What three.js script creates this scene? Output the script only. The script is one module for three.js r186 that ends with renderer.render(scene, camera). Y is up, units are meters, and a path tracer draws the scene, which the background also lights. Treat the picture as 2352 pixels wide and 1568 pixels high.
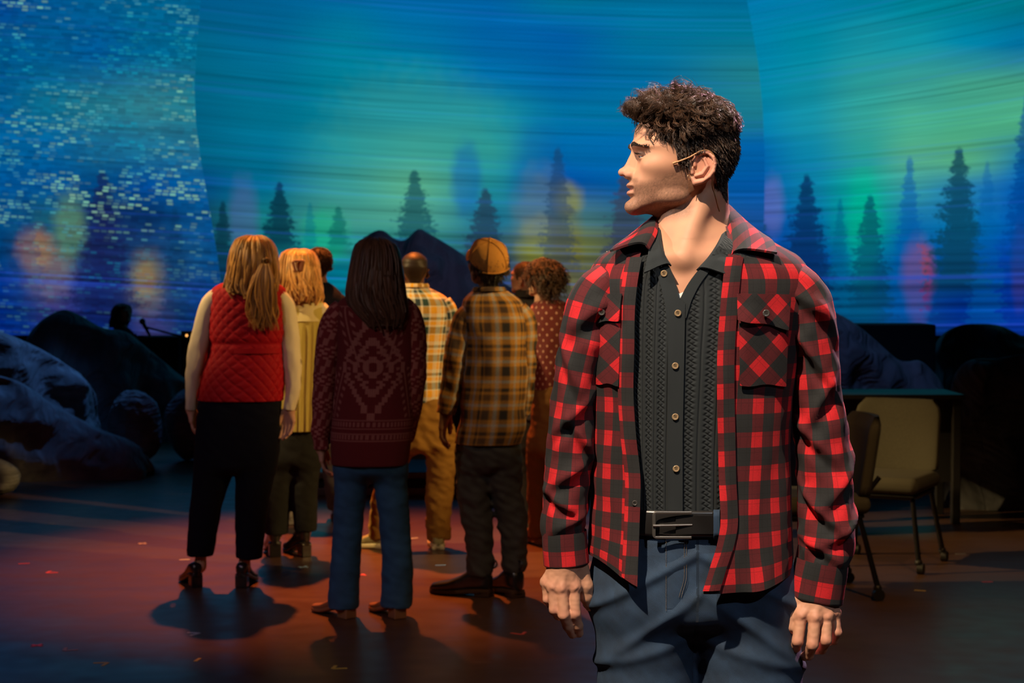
import * as THREE from 'three';
import { ImprovedNoise } from 'three/addons/math/ImprovedNoise.js';
import { mergeGeometries } from 'three/addons/utils/BufferGeometryUtils.js';
import { RoundedBoxGeometry } from 'three/addons/geometries/RoundedBoxGeometry.js';
import { RectAreaLightUniformsLib } from 'three/addons/lights/RectAreaLightUniformsLib.js';

// ---------------------------------------------------------------- camera
const W = 2352, HH = 1568, F = 4000, CAM_H = 1.5, PITCH = Math.atan(157 / F);
const scene = new THREE.Scene();
scene.background = new THREE.Color(0x000000);
const camera = new THREE.PerspectiveCamera(2 * Math.atan(HH / 2 / F) * 180 / Math.PI, W / HH, 0.1, 60);
camera.position.set(0, CAM_H, 0);
camera.rotation.set(-PITCH, 0, 0);
camera.focus = 3.16;
camera.userData.fStop = 9.5;
scene.add(camera);

const renderer = new THREE.WebGLRenderer();
renderer.toneMapping = THREE.LinearToneMapping;
renderer.toneMappingExposure = 1.0;
renderer.shadowMap.enabled = true;
renderer.shadowMap.type = THREE.PCFSoftShadowMap;
RectAreaLightUniformsLib.init();

// ---------------------------------------------------------------- light of the stage (every lantern is built further down, round these lights)
// [x, y, z, target x, y, z, colour, candela, half angle in degrees, edge softness, lens radius in m]
const LAMPS = [
  ['warm key on the man in flannel', -1.95, 6.6, 0.2, 0.3, 1.42, -3.2, [1.0, 0.79, 0.58], 285, 8.2, 0.75, 0.07],
  ['cool fill from the front on the man', 2.4, 5.4, 1.6, 0.36, 1.1, -3.2, [0.78, 0.86, 1.0], 24, 11, 0.7, 0.08],
  ['white side light on the face of the man', -4.6, 3.3, -2.3, 0.24, 1.66, -3.2, [1.0, 0.93, 0.85], 42, 4.2, 0.7, 0.06],
  ['pink back light on the man', 3.3, 4.4, -7.6, 0.5, 1.25, -3.2, [1.0, 0.42, 0.6], 190, 9, 0.3, 0.07],
  ['white top light on the man', 1.5, 5.6, -6.0, 0.36, 1.6, -3.2, [1.0, 0.86, 0.74], 130, 9, 0.3, 0.07],
  ['orange down light on the group', -1.3, 7.0, -11.9, -0.85, 0, -9.1, [1.0, 0.21, 0.03], 430, 16.5, 0.95, 0.09],
  ['amber side light from the left boom', -6.2, 5.0, -7.95, -0.8, 1.3, -9.1, [1.0, 0.68, 0.28], 200, 10, 0.35, 0.07],
  ['amber side light from the right boom', 5.4, 4.2, -5.4, -0.3, 1.35, -8.8, [1.0, 0.62, 0.2], 170, 9, 0.5, 0.07],
  ['cool front wash on the group', -3.5, 6.6, 1.0, -0.75, 0.7, -8.3, [1.0, 0.8, 0.7], 30, 10, 0.85, 0.08],
  ['blue wash from the left', -5.2, 6.8, -2.2, -3.1, 0, -7.4, [0.6, 0.26, 0.72], 20, 24, 0.9, 0.09],
  ['blue cross light on the rocks', -1.6, 7.2, -15.6, -4.3, 0.6, -13.8, [0.12, 0.36, 1.0], 120, 15, 0.9, 0.09],
  ['cool wash on the right rocks', 1.2, 7.0, -10.8, 2.75, 0.8, -12.8, [0.2, 0.38, 1.0], 26, 11, 0.9, 0.09],
  ['dim amber wash on the chairs', 1.9, 6.8, -3.2, 1.8, 0.0, -7.0, [1.0, 0.55, 0.22], 48, 21, 0.9, 0.08],
  ['violet blue light on the peaked rock', 2.6, 6.6, -9.6, -0.5, 1.4, -14.6, [0.42, 0.46, 1.0], 22, 9, 0.8, 0.08],
];
const SPOTS = LAMPS.map(([name, x, y, z, tx, ty, tz, c, cd, half, soft, lens]) => {
  const s = new THREE.SpotLight(new THREE.Color().setRGB(...c), cd, 0, half * Math.PI / 180, soft, 2);
  s.position.set(x, y, z); s.target.position.set(tx, ty, tz);
  s.castShadow = true; s.shadow.radius = lens / 0.02; s.shadow.mapSize.set(2048, 2048); s.shadow.bias = -0.0005;
  s.name = 'spot'; scene.add(s, s.target);
  return s;
});

// ---------------------------------------------------------------- helpers
const V = (x, y, z) => new THREE.Vector3(x, y, z);
const lerp = (a, b, t) => a + (b - a) * t;
const clamp = (x, a = 0, b = 1) => Math.min(b, Math.max(a, x));
const sstep = (a, b, x) => { const t = clamp((x - a) / (b - a)); return t * t * (3 - 2 * t); };
const perlin = new ImprovedNoise();
const noise = (x, y = 0, z = 0) => perlin.noise(x + 31.7, y + 17.3, z + 7.9);
const fbm = (x, y, z = 0, o = 4) => { let s = 0, a = 0.5; for (let i = 0; i < o; i++) { s += a * noise(x, y, z); x *= 2.03; y *= 2.03; z *= 2.03; a *= 0.5; } return s; };
function RNG(seed) { let a = seed >>> 0; return () => { a = (a + 0x6D2B79F5) >>> 0; let t = Math.imul(a ^ (a >>> 15), a | 1); t ^= t + Math.imul(t ^ (t >>> 7), t | 61); return ((t ^ (t >>> 14)) >>> 0) / 4294967296; }; }
const hash = (x, y) => { const s = Math.sin(x * 127.1 + y * 311.7) * 43758.5453; return s - Math.floor(s); };
const SP = Math.sin(PITCH), CP = Math.cos(PITCH);
// a point of the place from where the photograph shows it and how far from the camera it stands
function P(px, py, d) { const x = (px - W / 2) / F, y = -(py - HH / 2) / F, yy = y * CP - SP, zz = -y * SP - CP, k = d / -zz; return V(x * k, CAM_H + yy * k, -d); }
function G(px, py, h = 0) { const x = (px - W / 2) / F, y = -(py - HH / 2) / F, yy = y * CP - SP, zz = -y * SP - CP, k = (CAM_H - h) / -yy; return V(x * k, h, zz * k); }
const lin = (r, g, b) => new THREE.Color().setRGB(r, g, b);
const srgbByte = (v) => Math.round(255 * clamp(v <= 0.0031308 ? v * 12.92 : 1.055 * Math.pow(Math.max(v, 0), 1 / 2.4) - 0.055));

const used = {};
function numbered(name) { const n = used[name] = (used[name] ?? -1) + 1; return n ? `${name}_${String(n).padStart(3, '0')}` : name; }
function shade(o) { o.traverse((m) => { if (m.isMesh) { m.castShadow = true; m.receiveShadow = true; } }); return o; }
function mesh(name, geo, mat, parent) { const m = new THREE.Mesh(geo, mat); m.name = name; if (parent) parent.add(m); return m; }
function top(o, name, label, category, group, kind) {
  o.name = numbered(name); if (label) o.userData.label = label; if (category) o.userData.category = category;
  if (group) o.userData.group = group; if (kind) o.userData.kind = kind;
  scene.add(o); return o;
}
function structure(name, geo, mat, label, category) { const m = mesh(name, geo, mat); top(m, name, label, category, null, 'structure'); m.name = name; return m; }
function thing(name, label, category, pos, group) { const g = new THREE.Group(); g.position.copy(pos); return top(g, name, label, category, group); }
function tex(w, h, fn, srgb = true, rep = true) {   // fn(u, v) -> [r, g, b] linear
  const d = new Uint8Array(w * h * 4);
  for (let j = 0; j < h; j++) for (let i = 0; i < w; i++) {
    const c = fn((i + 0.5) / w, (j + 0.5) / h), k = (j * w + i) * 4;
    for (let n = 0; n < 3; n++) d[k + n] = srgb ? srgbByte(c[n]) : Math.round(255 * clamp(c[n]));
    d[k + 3] = 255;
  }
  const t = new THREE.DataTexture(d, w, h, THREE.RGBAFormat); t.magFilter = THREE.LinearFilter; t.minFilter = THREE.LinearMipmapLinearFilter; t.generateMipmaps = true;
  t.wrapS = t.wrapT = rep ? THREE.RepeatWrapping : THREE.ClampToEdgeWrapping;
  if (srgb) t.colorSpace = THREE.SRGBColorSpace;
  t.needsUpdate = true; return t;
}
const std = (o) => new THREE.MeshStandardMaterial({ side: THREE.DoubleSide, ...o });
const phy = (o) => new THREE.MeshPhysicalMaterial({ side: THREE.DoubleSide, ...o });
const mm = (a, b, t) => [lerp(a[0], b[0], t), lerp(a[1], b[1], t), lerp(a[2], b[2], t)];
// smooth curve through rows of numbers, resampled to n rows evenly along the first `dims` entries
function resample(rows, n, dims = 3) {
  const cr = (a, b, c, d, t) => 0.5 * (2 * b + (c - a) * t + (2 * a - 5 * b + 4 * c - d) * t * t + (3 * b - a - 3 * c + d) * t * t * t);
  const at = (s) => { const i = Math.min(Math.floor(s), rows.length - 2), t = s - i, g = (k) => rows[clamp(k, 0, rows.length - 1)]; return rows[i].map((_, k) => cr(g(i - 1)[k], g(i)[k], g(i + 1)[k], g(i + 2)[k], t)); };
  const fine = [], len = [0]; const M = rows.length * 16;
  for (let i = 0; i <= M; i++) fine.push(at((rows.length - 1) * i / M));
  for (let i = 1; i <= M; i++) { let q = 0; for (let k = 0; k < dims; k++) q += (fine[i][k] - fine[i - 1][k]) ** 2; len.push(len[i - 1] + Math.sqrt(q) + 1e-9); }
  const out = []; let j = 0;
  for (let i = 0; i < n; i++) { const L = len[M] * i / (n - 1); while (j < M - 1 && len[j + 1] < L) j++; const t = clamp((L - len[j]) / (len[j + 1] - len[j])); out.push(fine[j].map((v, k) => lerp(v, fine[j + 1][k], t))); }
  return out;
}
// rows {c, a, b, n}: centre, two half axes and roundness; returns a sheet wrapped round them. uv in metres.
function loft(rows, o = {}) {
  const seg = o.seg ?? 48, t0 = o.t0 ?? 0, t1 = o.t1 ?? Math.PI * 2, closed = t1 - t0 > 6.28 && !o.range;
  const pos = [], uv = [], idx = [], q = V(), c0 = V();
  let vv = 0, R = o.R ?? rows.reduce((s, r) => s + (r.a.length() + r.b.length()) / 2, 0) / rows.length;
  rows.forEach((r, i) => {
    if (i) vv += r.c.distanceTo(rows[i - 1].c);
    const [u0, u1] = o.range ? o.range(r, i, vv) : [t0, t1];
    for (let j = 0; j <= seg; j++) {
      const th = lerp(u0, u1, j / seg), ct = Math.cos(th), st = Math.sin(th), e = 2 / (r.n ?? 2);
      const x = Math.sign(ct) * Math.abs(ct) ** e, y = Math.sign(st) * Math.abs(st) ** e;
      q.copy(r.c).addScaledVector(r.a, x).addScaledVector(r.b, y);
      if (o.disp) { c0.subVectors(q, r.c).normalize(); q.addScaledVector(c0, o.disp(q, th, vv, i / (rows.length - 1))); }
      pos.push(q.x, q.y, q.z); uv.push(th * R, -vv);
    }
  });
  const N = seg + 1;
  for (let i = 0; i < rows.length - 1; i++) for (let j = 0; j < seg; j++) { const a = i * N + j, b = a + 1, c = a + N, d = c + 1; idx.push(a, c, b, b, c, d); }
  const cap = (i, up) => { const k = pos.length / 3, r = rows[i]; pos.push(r.c.x, r.c.y + (up ?? 0), r.c.z); uv.push(0, 0); for (let j = 0; j < seg; j++) idx.push(k, i * N + j, i * N + j + 1); };
  if (o.cap0 !== undefined) cap(0, o.cap0); if (o.cap1 !== undefined) cap(rows.length - 1, o.cap1);
  const g = new THREE.BufferGeometry();
  g.setAttribute('position', new THREE.Float32BufferAttribute(pos, 3)); g.setAttribute('uv', new THREE.Float32BufferAttribute(uv, 2)); g.setIndex(idx);
  g.computeVertexNormals();
  if (closed) { const n = g.attributes.normal; for (let i = 0; i < rows.length; i++) { const a = i * N, b = a + seg; q.set(n.getX(a) + n.getX(b), n.getY(a) + n.getY(b), n.getZ(a) + n.getZ(b)).normalize(); n.setXYZ(a, q.x, q.y, q.z); n.setXYZ(b, q.x, q.y, q.z); } }
  return g;
}
// rounded hem: the last row turned in
function hem(rows, depth = 0.03, inset = 0.006) {
  const r = rows[rows.length - 1], p = rows[rows.length - 2], up = V().subVectors(p.c, r.c).normalize();
  const s = (k, f, l) => ({ c: r.c.clone().addScaledVector(up, l), a: r.a.clone().multiplyScalar(1 - f / r.a.length()), b: r.b.clone().multiplyScalar(1 - f / r.b.length()), n: r.n });
  return [...rows, s(0, inset * 0.4, -0.002), s(0, inset, 0.001), s(0, inset * 1.3, depth)];
}
function tube(pts, r0, r1, radial = 6, n = 12, flat = 1) {
  const cv = new THREE.CatmullRomCurve3(pts), rows = [];
  const fr = cv.computeFrenetFrames(n - 1, false);
  for (let i = 0; i < n; i++) { const t = i / (n - 1), r = typeof r0 === 'function' ? r0(t) : lerp(r0, r1, t); rows.push({ c: cv.getPoint(t), a: fr.normals[i].clone().multiplyScalar(r), b: fr.binormals[i].clone().multiplyScalar(r * flat) }); }
  return loft(rows, { seg: radial, cap0: 0, cap1: 0 });
}
const rbox = (w, h, d, r = 0.01, s = 2) => new RoundedBoxGeometry(w, h, d, s, Math.min(r, w / 2.01, h / 2.01, d / 2.01));
const at = (g, x, y, z, rx = 0, ry = 0, rz = 0) => { g.applyMatrix4(new THREE.Matrix4().compose(V(x, y, z), new THREE.Quaternion().setFromEuler(new THREE.Euler(rx, ry, rz)), V(1, 1, 1))); return g; };
const bar = (a, b, r0, r1 = r0, seg = 12) => { const l = a.distanceTo(b), g = new THREE.CylinderGeometry(r1, r0, l, seg); g.applyQuaternion(new THREE.Quaternion().setFromUnitVectors(V(0, 1, 0), V().subVectors(b, a).normalize())); g.translate((a.x + b.x) / 2, (a.y + b.y) / 2, (a.z + b.z) / 2); return g; };
const merge = (list) => mergeGeometries(list.map((g) => { const k = g.index ? g.toNonIndexed() : g; for (const n of Object.keys(k.attributes)) if (!['position', 'normal', 'uv', 'color'].includes(n)) k.deleteAttribute(n); return k; }));
// ---------------------------------------------------------------- the stage house
const BLACK = std({ color: lin(0.012, 0.012, 0.013), roughness: 0.95 });
{
  const wear = tex(1024, 1024, (u, v) => {
    const n = fbm(u * 9, v * 9, 1.5, 5), s = fbm(u * 3, v * 46, 4.2, 4), sc = Math.max(0, noise(u * 40 + 3 * v, v * 190, 2.2) - 0.52) * 0.5;
    const k = 1 + 0.4 * n + 0.14 * s; return [0.095 * k + sc * 0.25, 0.047 * k + sc * 0.2, 0.027 * k + sc * 0.14];
  });
  const rough = tex(512, 512, (u, v) => { const k = 0.36 + 0.12 * fbm(u * 6, v * 26, 9.1, 4) + 0.06 * noise(u * 60, v * 60); return [k, k, k]; }, false);
  for (const t of [wear, rough]) t.repeat.set(1 / 6, 1 / 6);
  const fm = phy({ color: 0xffffff, map: wear, roughnessMap: rough, roughness: 1, specularIntensity: 0.4 });
  const g = new THREE.BoxGeometry(18, 0.2, 26.5); g.translate(0, -0.1, -7.25);
  const uv = g.attributes.uv, p = g.attributes.position; for (let i = 0; i < uv.count; i++) uv.setXY(i, p.getX(i) + 9, p.getZ(i) + 20);
  structure('floor', g, fm, 'glossy dark brown painted stage floor', 'floor');
  structure('wall_left', at(new THREE.BoxGeometry(0.2, 9.4, 26.9), -9.1, 4.5, -7.25), BLACK, 'black masking wall at the side of the stage', 'wall');
  structure('wall_right', at(new THREE.BoxGeometry(0.2, 9.4, 26.9), 9.1, 4.5, -7.25), BLACK, 'black masking wall on the far side of the stage', 'wall');
  structure('wall_back', at(new THREE.BoxGeometry(18, 9.4, 0.2), 0, 4.5, -20.6), BLACK, 'black wall behind the projection screens', 'wall');
  structure('wall_front', at(new THREE.BoxGeometry(18, 9.4, 0.2), 0, 4.5, 6.1), BLACK, 'black wall of the house behind the camera', 'wall');
  structure('ceiling', at(new THREE.BoxGeometry(18.4, 0.2, 26.9), 0, 9.1, -7.25), BLACK, 'black ceiling of the stage house', 'ceiling');
}

// ---------------------------------------------------------------- projected scenery: three tall screens
const S8 = (r, g, b) => [r, g, b].map((v) => { v /= 255; return v <= 0.04045 ? v / 12.92 : ((v + 0.055) / 1.055) ** 2.4; });
function gridColor(xs, ys, rows) {
  const lins = rows.map((r) => r.map((c) => S8(...c)));
  const find = (a, x) => { if (x <= a[0]) return [0, 0]; if (x >= a[a.length - 1]) return [a.length - 2, 1]; let i = 0; while (a[i + 1] < x) i++; const t = (x - a[i]) / (a[i + 1] - a[i]); return [i, lerp(t, t * t * (3 - 2 * t), 0.6)]; };
  return (x, y) => { const [i, t] = find(xs, x), [j, s] = find(ys, y); return mm(mm(lins[j][i], lins[j][i + 1], t), mm(lins[j + 1][i], lins[j + 1][i + 1], t), s); };
}
const baseC = gridColor([430, 620, 800, 960, 1130, 1300, 1480, 1740], [0, 80, 170, 260, 340, 420, 500, 560, 620, 700, 800], [
  [[0, 84, 132], [0, 92, 140], [0, 98, 150], [0, 98, 158], [0, 96, 160], [0, 110, 150], [0, 108, 152], [0, 104, 146]],
  [[0, 94, 128], [0, 96, 138], [0, 118, 150], [0, 110, 160], [0, 96, 162], [0, 92, 162], [0, 112, 152], [0, 116, 144]],
  [[0, 98, 130], [0, 106, 140], [0, 122, 146], [0, 126, 152], [0, 108, 164], [0, 98, 160], [0, 108, 158], [30, 126, 138]],
  [[0, 94, 128], [0, 112, 142], [0, 128, 150], [10, 136, 156], [20, 138, 156], [0, 112, 160], [0, 112, 158], [24, 118, 138]],
  [[0, 92, 124], [0, 108, 140], [26, 140, 150], [50, 152, 148], [38, 150, 150], [0, 104, 168], [0, 102, 168], [0, 92, 160]],
  [[0, 66, 124], [0, 106, 140], [54, 148, 144], [86, 170, 136], [30, 138, 150], [0, 82, 160], [0, 94, 160], [0, 84, 160]],
  [[10, 52, 88], [20, 120, 124], [64, 150, 136], [76, 160, 140], [20, 110, 140], [70, 118, 120], [40, 92, 108], [20, 80, 150]],
  [[14, 62, 92], [16, 118, 124], [40, 142, 138], [40, 128, 122], [40, 92, 110], [112, 122, 60], [58, 74, 76], [20, 60, 120]],
  [[6, 62, 110], [4, 84, 140], [0, 116, 136], [16, 90, 120], [50, 70, 96], [98, 100, 62], [72, 84, 74], [30, 64, 120]],
  [[4, 50, 104], [4, 74, 130], [0, 110, 124], [20, 80, 100], [60, 64, 84], [74, 74, 70], [56, 66, 72], [10, 44, 110]],
  [[4, 28, 80], [4, 40, 90], [4, 50, 90], [10, 40, 80], [20, 40, 80], [30, 40, 70], [20, 36, 80], [6, 30, 90]]]);
const baseR = gridColor([1720, 1860, 1990, 2100, 2220, 2352], [0, 100, 200, 280, 360, 440, 520, 600, 700, 800], [
  [[0, 118, 166], [0, 126, 168], [0, 128, 158], [0, 128, 148], [0, 122, 140], [0, 116, 134]],
  [[0, 128, 168], [0, 134, 160], [20, 142, 158], [14, 142, 160], [0, 130, 164], [0, 112, 158]],
  [[0, 132, 166], [14, 140, 160], [44, 156, 152], [58, 160, 148], [66, 164, 140], [70, 164, 136]],
  [[0, 124, 172], [20, 142, 164], [50, 160, 150], [72, 174, 142], [70, 168, 134], [74, 168, 128]],
  [[0, 92, 170], [10, 132, 168], [40, 158, 150], [84, 172, 136], [84, 172, 132], [20, 120, 168]],
  [[0, 78, 166], [10, 120, 160], [0, 160, 140], [44, 140, 156], [30, 120, 170], [0, 88, 172]],
  [[10, 72, 160], [0, 92, 160], [0, 158, 134], [10, 104, 166], [0, 112, 168], [0, 82, 170]],
  [[4, 54, 140], [0, 62, 150], [0, 110, 150], [0, 74, 150], [0, 62, 140], [4, 60, 160]],
  [[4, 44, 120], [0, 76, 120], [0, 82, 124], [10, 60, 130], [0, 44, 130], [4, 50, 150]],
  [[4, 30, 90], [4, 40, 90], [4, 44, 90], [4, 36, 90], [4, 36, 110], [4, 44, 140]]]);
const baseL = gridColor([0, 110, 230, 340, 450, 520], [0, 120, 240, 340, 420, 500, 580, 660, 740, 820], [
  [[0, 66, 140], [0, 82, 140], [0, 90, 140], [0, 96, 140], [0, 92, 136], [0, 90, 140]],
  [[0, 86, 140], [0, 92, 146], [0, 88, 150], [0, 98, 144], [0, 102, 140], [0, 90, 140]],
  [[0, 94, 150], [10, 112, 146], [30, 120, 140], [44, 126, 140], [30, 122, 140], [0, 90, 140]],
  [[0, 92, 150], [0, 96, 156], [20, 104, 146], [26, 110, 146], [30, 112, 146], [0, 90, 140]],
  [[0, 84, 150], [0, 84, 150], [0, 70, 126], [0, 76, 150], [0, 92, 156], [0, 84, 150]],
  [[0, 74, 130], [20, 86, 110], [14, 40, 90], [6, 44, 90], [6, 74, 130], [0, 74, 140]],
  [[0, 56, 110], [50, 76, 112], [24, 44, 96], [24, 64, 112], [14, 78, 130], [0, 70, 130]],
  [[0, 46, 130], [44, 62, 120], [10, 42, 112], [48, 72, 112], [14, 64, 130], [0, 60, 120]],
  [[0, 36, 120], [14, 42, 120], [0, 34, 110], [34, 50, 112], [6, 46, 112], [0, 44, 100]],
  [[0, 26, 100], [0, 30, 100], [0, 26, 80], [20, 30, 80], [0, 26, 80], [0, 26, 80]]]);
// firs: x, top, base, half width, colour, strength, raggedness
const FIRS_C = [[645, 412, 575, 50, [4, 44, 66], 0.85], [515, 455, 700, 44, [6, 40, 58], 0.75], [955, 385, 560, 62, [14, 74, 88], 0.78], [780, 470, 570, 34, [6, 100, 96], 0.7], [715, 460, 580, 22, [0, 110, 130], 0.5], [1118, 425, 660, 78, [34, 62, 84], 0.85], [1285, 330, 640, 60, [24, 56, 92], 0.55], [1440, 370, 640, 66, [52, 62, 84], 0.8], [1570, 480, 700, 60, [30, 60, 80], 0.6]];
const FIRS_R = [[1852, 392, 720, 88, [6, 44, 92], 0.86], [2000, 440, 720, 70, [4, 60, 96], 0.72], [2205, 330, 680, 92, [8, 62, 86], 0.84], [1930, 450, 640, 30, [0, 92, 130], 0.55], [1735, 440, 640, 52, [8, 64, 96], 0.8], [2360, 200, 640, 60, [0, 64, 140], 0.7], [2090, 350, 760, 60, [0, 84, 160], 0.6], [2270, 360, 760, 54, [0, 88, 160], 0.45]];
const FIRS_L = [[235, 380, 760, 92, [20, 30, 82], 0.7], [400, 470, 760, 50, [6, 50, 90], 0.5], [60, 430, 760, 60, [0, 56, 120], 0.4]];
const BLOBS_C = [[1245, 525, 40, 34, [150, 146, 0], 0.7], [1305, 455, 34, 38, [140, 138, 10], 0.6], [1245, 575, 52, 34, [146, 146, 8], 0.6], [1250, 480, 60, 90, [120, 134, 60], 0.45], [1305, 560, 36, 90, [116, 104, 20], 0.4], [562, 505, 32, 90, [70, 96, 150], 0.55], [750, 540, 50, 60, [0, 176, 120], 0.5], [955, 300, 190, 130, [70, 160, 130], 0.25], [1075, 410, 34, 80, [0, 92, 168], 0.55], [1240, 420, 60, 130, [0, 84, 164], 0.4]];
const BLOBS_R = [[2112, 630, 35, 74, [132, 48, 84], 0.8], [2112, 600, 30, 40, [146, 78, 96], 0.5], [2112, 690, 24, 60, [90, 46, 120], 0.5], [1772, 470, 26, 62, [92, 104, 176], 0.6], [1985, 520, 40, 120, [0, 180, 140], 0.4], [2240, 330, 90, 60, [80, 172, 124], 0.25], [2350, 610, 20, 90, [60, 50, 110], 0.5]];
const BLOBS_L = [[80, 570, 40, 46, [168, 120, 60], 0.6], [110, 620, 52, 70, [130, 120, 100], 0.5], [160, 520, 36, 70, [90, 140, 100], 0.6], [335, 650, 42, 70, [120, 116, 76], 0.55], [330, 640, 24, 36, [160, 126, 50], 0.4], [120, 690, 60, 60, [60, 54, 124], 0.4], [350, 730, 46, 50, [70, 66, 118], 0.4]];
function paint(c, px, py, firs, blobs) {
  for (const [x, y, rx, ry, col, k] of blobs) { const d = Math.hypot((px - x) / rx, (py - y) / ry); if (d < 1.5) c = mm(c, S8(...col), k * (1 - sstep(0.55, 1.45, d + 0.16 * noise(px / 26, py / 26)))); }
  for (const [x, t, b, hw, col, k] of firs) {
    if (py < t - 4 || Math.abs(px - x) > hw * 1.5) continue;
    const q = (py - t) / (b - t), side = px < x ? 0 : 50, jag = 0.6 * noise(side + x, py / 12, 3) + 0.55 * noise(px / 15, py / 9, side) + 0.35 * noise(px / 6, py / 5, 9);
    const w = hw * (0.015 + 0.985 * Math.min(1, q) ** 0.8) * (0.86 + 0.8 * jag), e = Math.abs(px - x);
    const m = (1 - sstep(w * 0.72, w * 1.12 + 3, e)) * sstep(0, 0.05, q) * (1 - sstep(0.86, 1.06, q));
    const gap = 1 - 0.42 * sstep(0.05, 0.45, noise(px / 9, py / 8, 6.3)) * sstep(0.2, 0.9, e / (w + 1));
    if (m > 0) c = mm(c, S8(...col), m * k * gap);
  }
  return c;
}
function streaks(c, px, s, py) {   // drawn-out cloth lines across the projection
  const low = sstep(480, 640, py);
  let k = 1 + 0.16 * noise(px / 900, s / 26, 1.1) + 0.1 * noise(px / 700, s / 9, 2.7) + 0.08 * noise(px / 500, s / 4, 5.2) + 0.1 * noise(px / 380, s / 2.6, 9.7) + 0.16 * sstep(0.25, 0.6, noise(px / 320, s / 6, 14.2));
  const thin = noise(px / 1100, s / 7.5, 8.8), dark = sstep(0.28, 0.5, thin), lite = sstep(0.3, 0.52, -thin) * (0.35 + 0.65 * low);
  k *= 1 - 0.2 * dark;
  k *= 1 + low * (0.6 * noise(px / 1400, s / 11, 11.1) - 0.05);
  const blue = S8(10, 86, 190);
  c = [c[0] * k, c[1] * k, c[2] * k];
  return mm(c, [c[0] * 0.6 + blue[0] * 0.4 + 0.01, c[1] * 0.8 + blue[1] * 0.35, c[2] * 0.75 + blue[2] * 0.55], lite * 0.75);
}
const imageC = (px, py) => streaks(paint(baseC(px, py + 16 * noise(px / 220, py / 60)), px, py, FIRS_C, BLOBS_C), px, py + (1 - 0.6 * clamp(py / 700)) * 5e-5 * (px - 1700) ** 2, py);
const imageR = (px, py) => streaks(paint(baseR(px, py + 16 * noise(px / 220, py / 60)), px, py, FIRS_R, BLOBS_R), px + 3000, py + clamp(0.2 * (1 - py / 620), 0.012, 0.3) * (px - 1720), py);
const imageL = (px, py) => {
  const s = py - 0.06 * px; let c = streaks(paint(baseL(px, py), px, py, FIRS_L, BLOBS_L), px + 7000, s, py);
  const ch = 7.2, j = Math.floor(s / ch), off = hash(j, 3) * 40, cw = 17, i = Math.floor((px + off) / cw), f = hash(i, j), cl = noise(i * cw / 62, j * ch / 26, 4.4) + 0.5 * noise(i * cw / 150, j * ch / 110, 1.4) + 0.25 * sstep(180, 420, px) * (1 - sstep(440, 560, py));
  const fx = ((px + off) / cw - i), fy = s / ch - j, inb = sstep(0, 0.22, fx) * (1 - sstep(0.78, 1, fx)) * sstep(0, 0.3, fy) * (1 - sstep(0.7, 1, fy));
  const up = 1 - 0.75 * sstep(470, 640, py), on = sstep(0.1, 0.85, cl + (f - 0.5) * 1.25) * inb * up;
  const green = clamp(0.35 + 1.3 * noise(px / 200, py / 140, 7.7) + 0.3 * (1 - Math.abs(py - 320) / 250));
  c = mm(c, mm(S8(16, 136, 166), S8(128, 190, 160), green), on * (0.3 + 0.6 * f));
  const dk = hash(i + 19, j + 7); return [c[0], c[1] * (0.78 + 0.34 * dk), c[2] * (0.8 + 0.3 * dk)];
};
function screen(name, label, outline, d, img, x0, x1, y0, y1, tw, th) {
  const s = new THREE.Shape(outline.map(([px, py]) => { const p = P(px, py, d); return new THREE.Vector2(p.x, p.y); }));
  const g = new THREE.ExtrudeGeometry(s, { depth: 0.04, bevelEnabled: false, curveSegments: 4 }); g.translate(0, 0, -d - 0.04);
  const a = P(x0, y1, d), b = P(x1, y0, d), uv = g.attributes.uv, p = g.attributes.position;
  for (let i = 0; i < uv.count; i++) uv.setXY(i, (p.getX(i) - a.x) / (b.x - a.x), (p.getY(i) - a.y) / (b.y - a.y));
  const t = tex(tw, th, (u, v) => img(lerp(x0, x1, u), lerp(y1, y0, v)), true, false);
  const m = std({ color: lin(0.02, 0.02, 0.02), roughness: 0.9, emissive: 0xffffff, emissiveMap: t, emissiveIntensity: 1 });
  return top(mesh(name, g, m), name, label, 'screen', 'projection screens of the backdrop');
}
const edgeL = [[452, -520], [458, -60], [459, 0], [450, 110], [445, 200], [448, 280], [460, 370], [478, 470], [500, 600], [512, 700], [518, 845]];
const edgeR = [[1738, 845], [1750, 640], [1757, 480], [1758, 360], [1753, 250], [1742, 140], [1725, 40], [1715, -10], [1690, -120], [1600, -520]];
const backH = 1010;
screen('projection_screen', 'wide middle projection screen with blue green streaks and firs behind the group', [[380, backH], [1830, backH], [1830, -560], [380, -560]], 19.6, imageC, 380, 1830, -60, 860, 1450, 920);
screen('projection_screen', 'projection screen with glittering mosaic of blue and green flecks', [[-560, backH], [520, backH], ...edgeL.slice().reverse(), [-560, -520]], 18.4, imageL, -560, 540, -60, 860, 1600, 1380);
screen('projection_screen', 'projection screen with tall firs and a red blot behind the chairs', [[1732, backH], ...edgeR, [2900, -520], [2900, backH]].reverse(), 18.8, imageR, 1680, 2900, -60, 860, 1600, 1000);
// the same glow as lights, in front of the screens' upper halves
for (const [x, y, z, w, h, c, k] of [[-0.35, 6.0, -19.5, 6.0, 1.6, [0.02, 0.3, 0.7], 0.15], [-5.0, 5.8, -18.3, 2.6, 1.6, [0.02, 0.28, 0.7], 0.15], [4.6, 5.8, -18.7, 3, 1.6, [0.02, 0.36, 0.75], 0.15]]) {
  const l = new THREE.RectAreaLight(lin(...c), k, w, h); l.position.set(x, y, z); l.lookAt(x, y - 0.001, z + 5); l.name = 'screen_glow'; scene.add(l);
}

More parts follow.
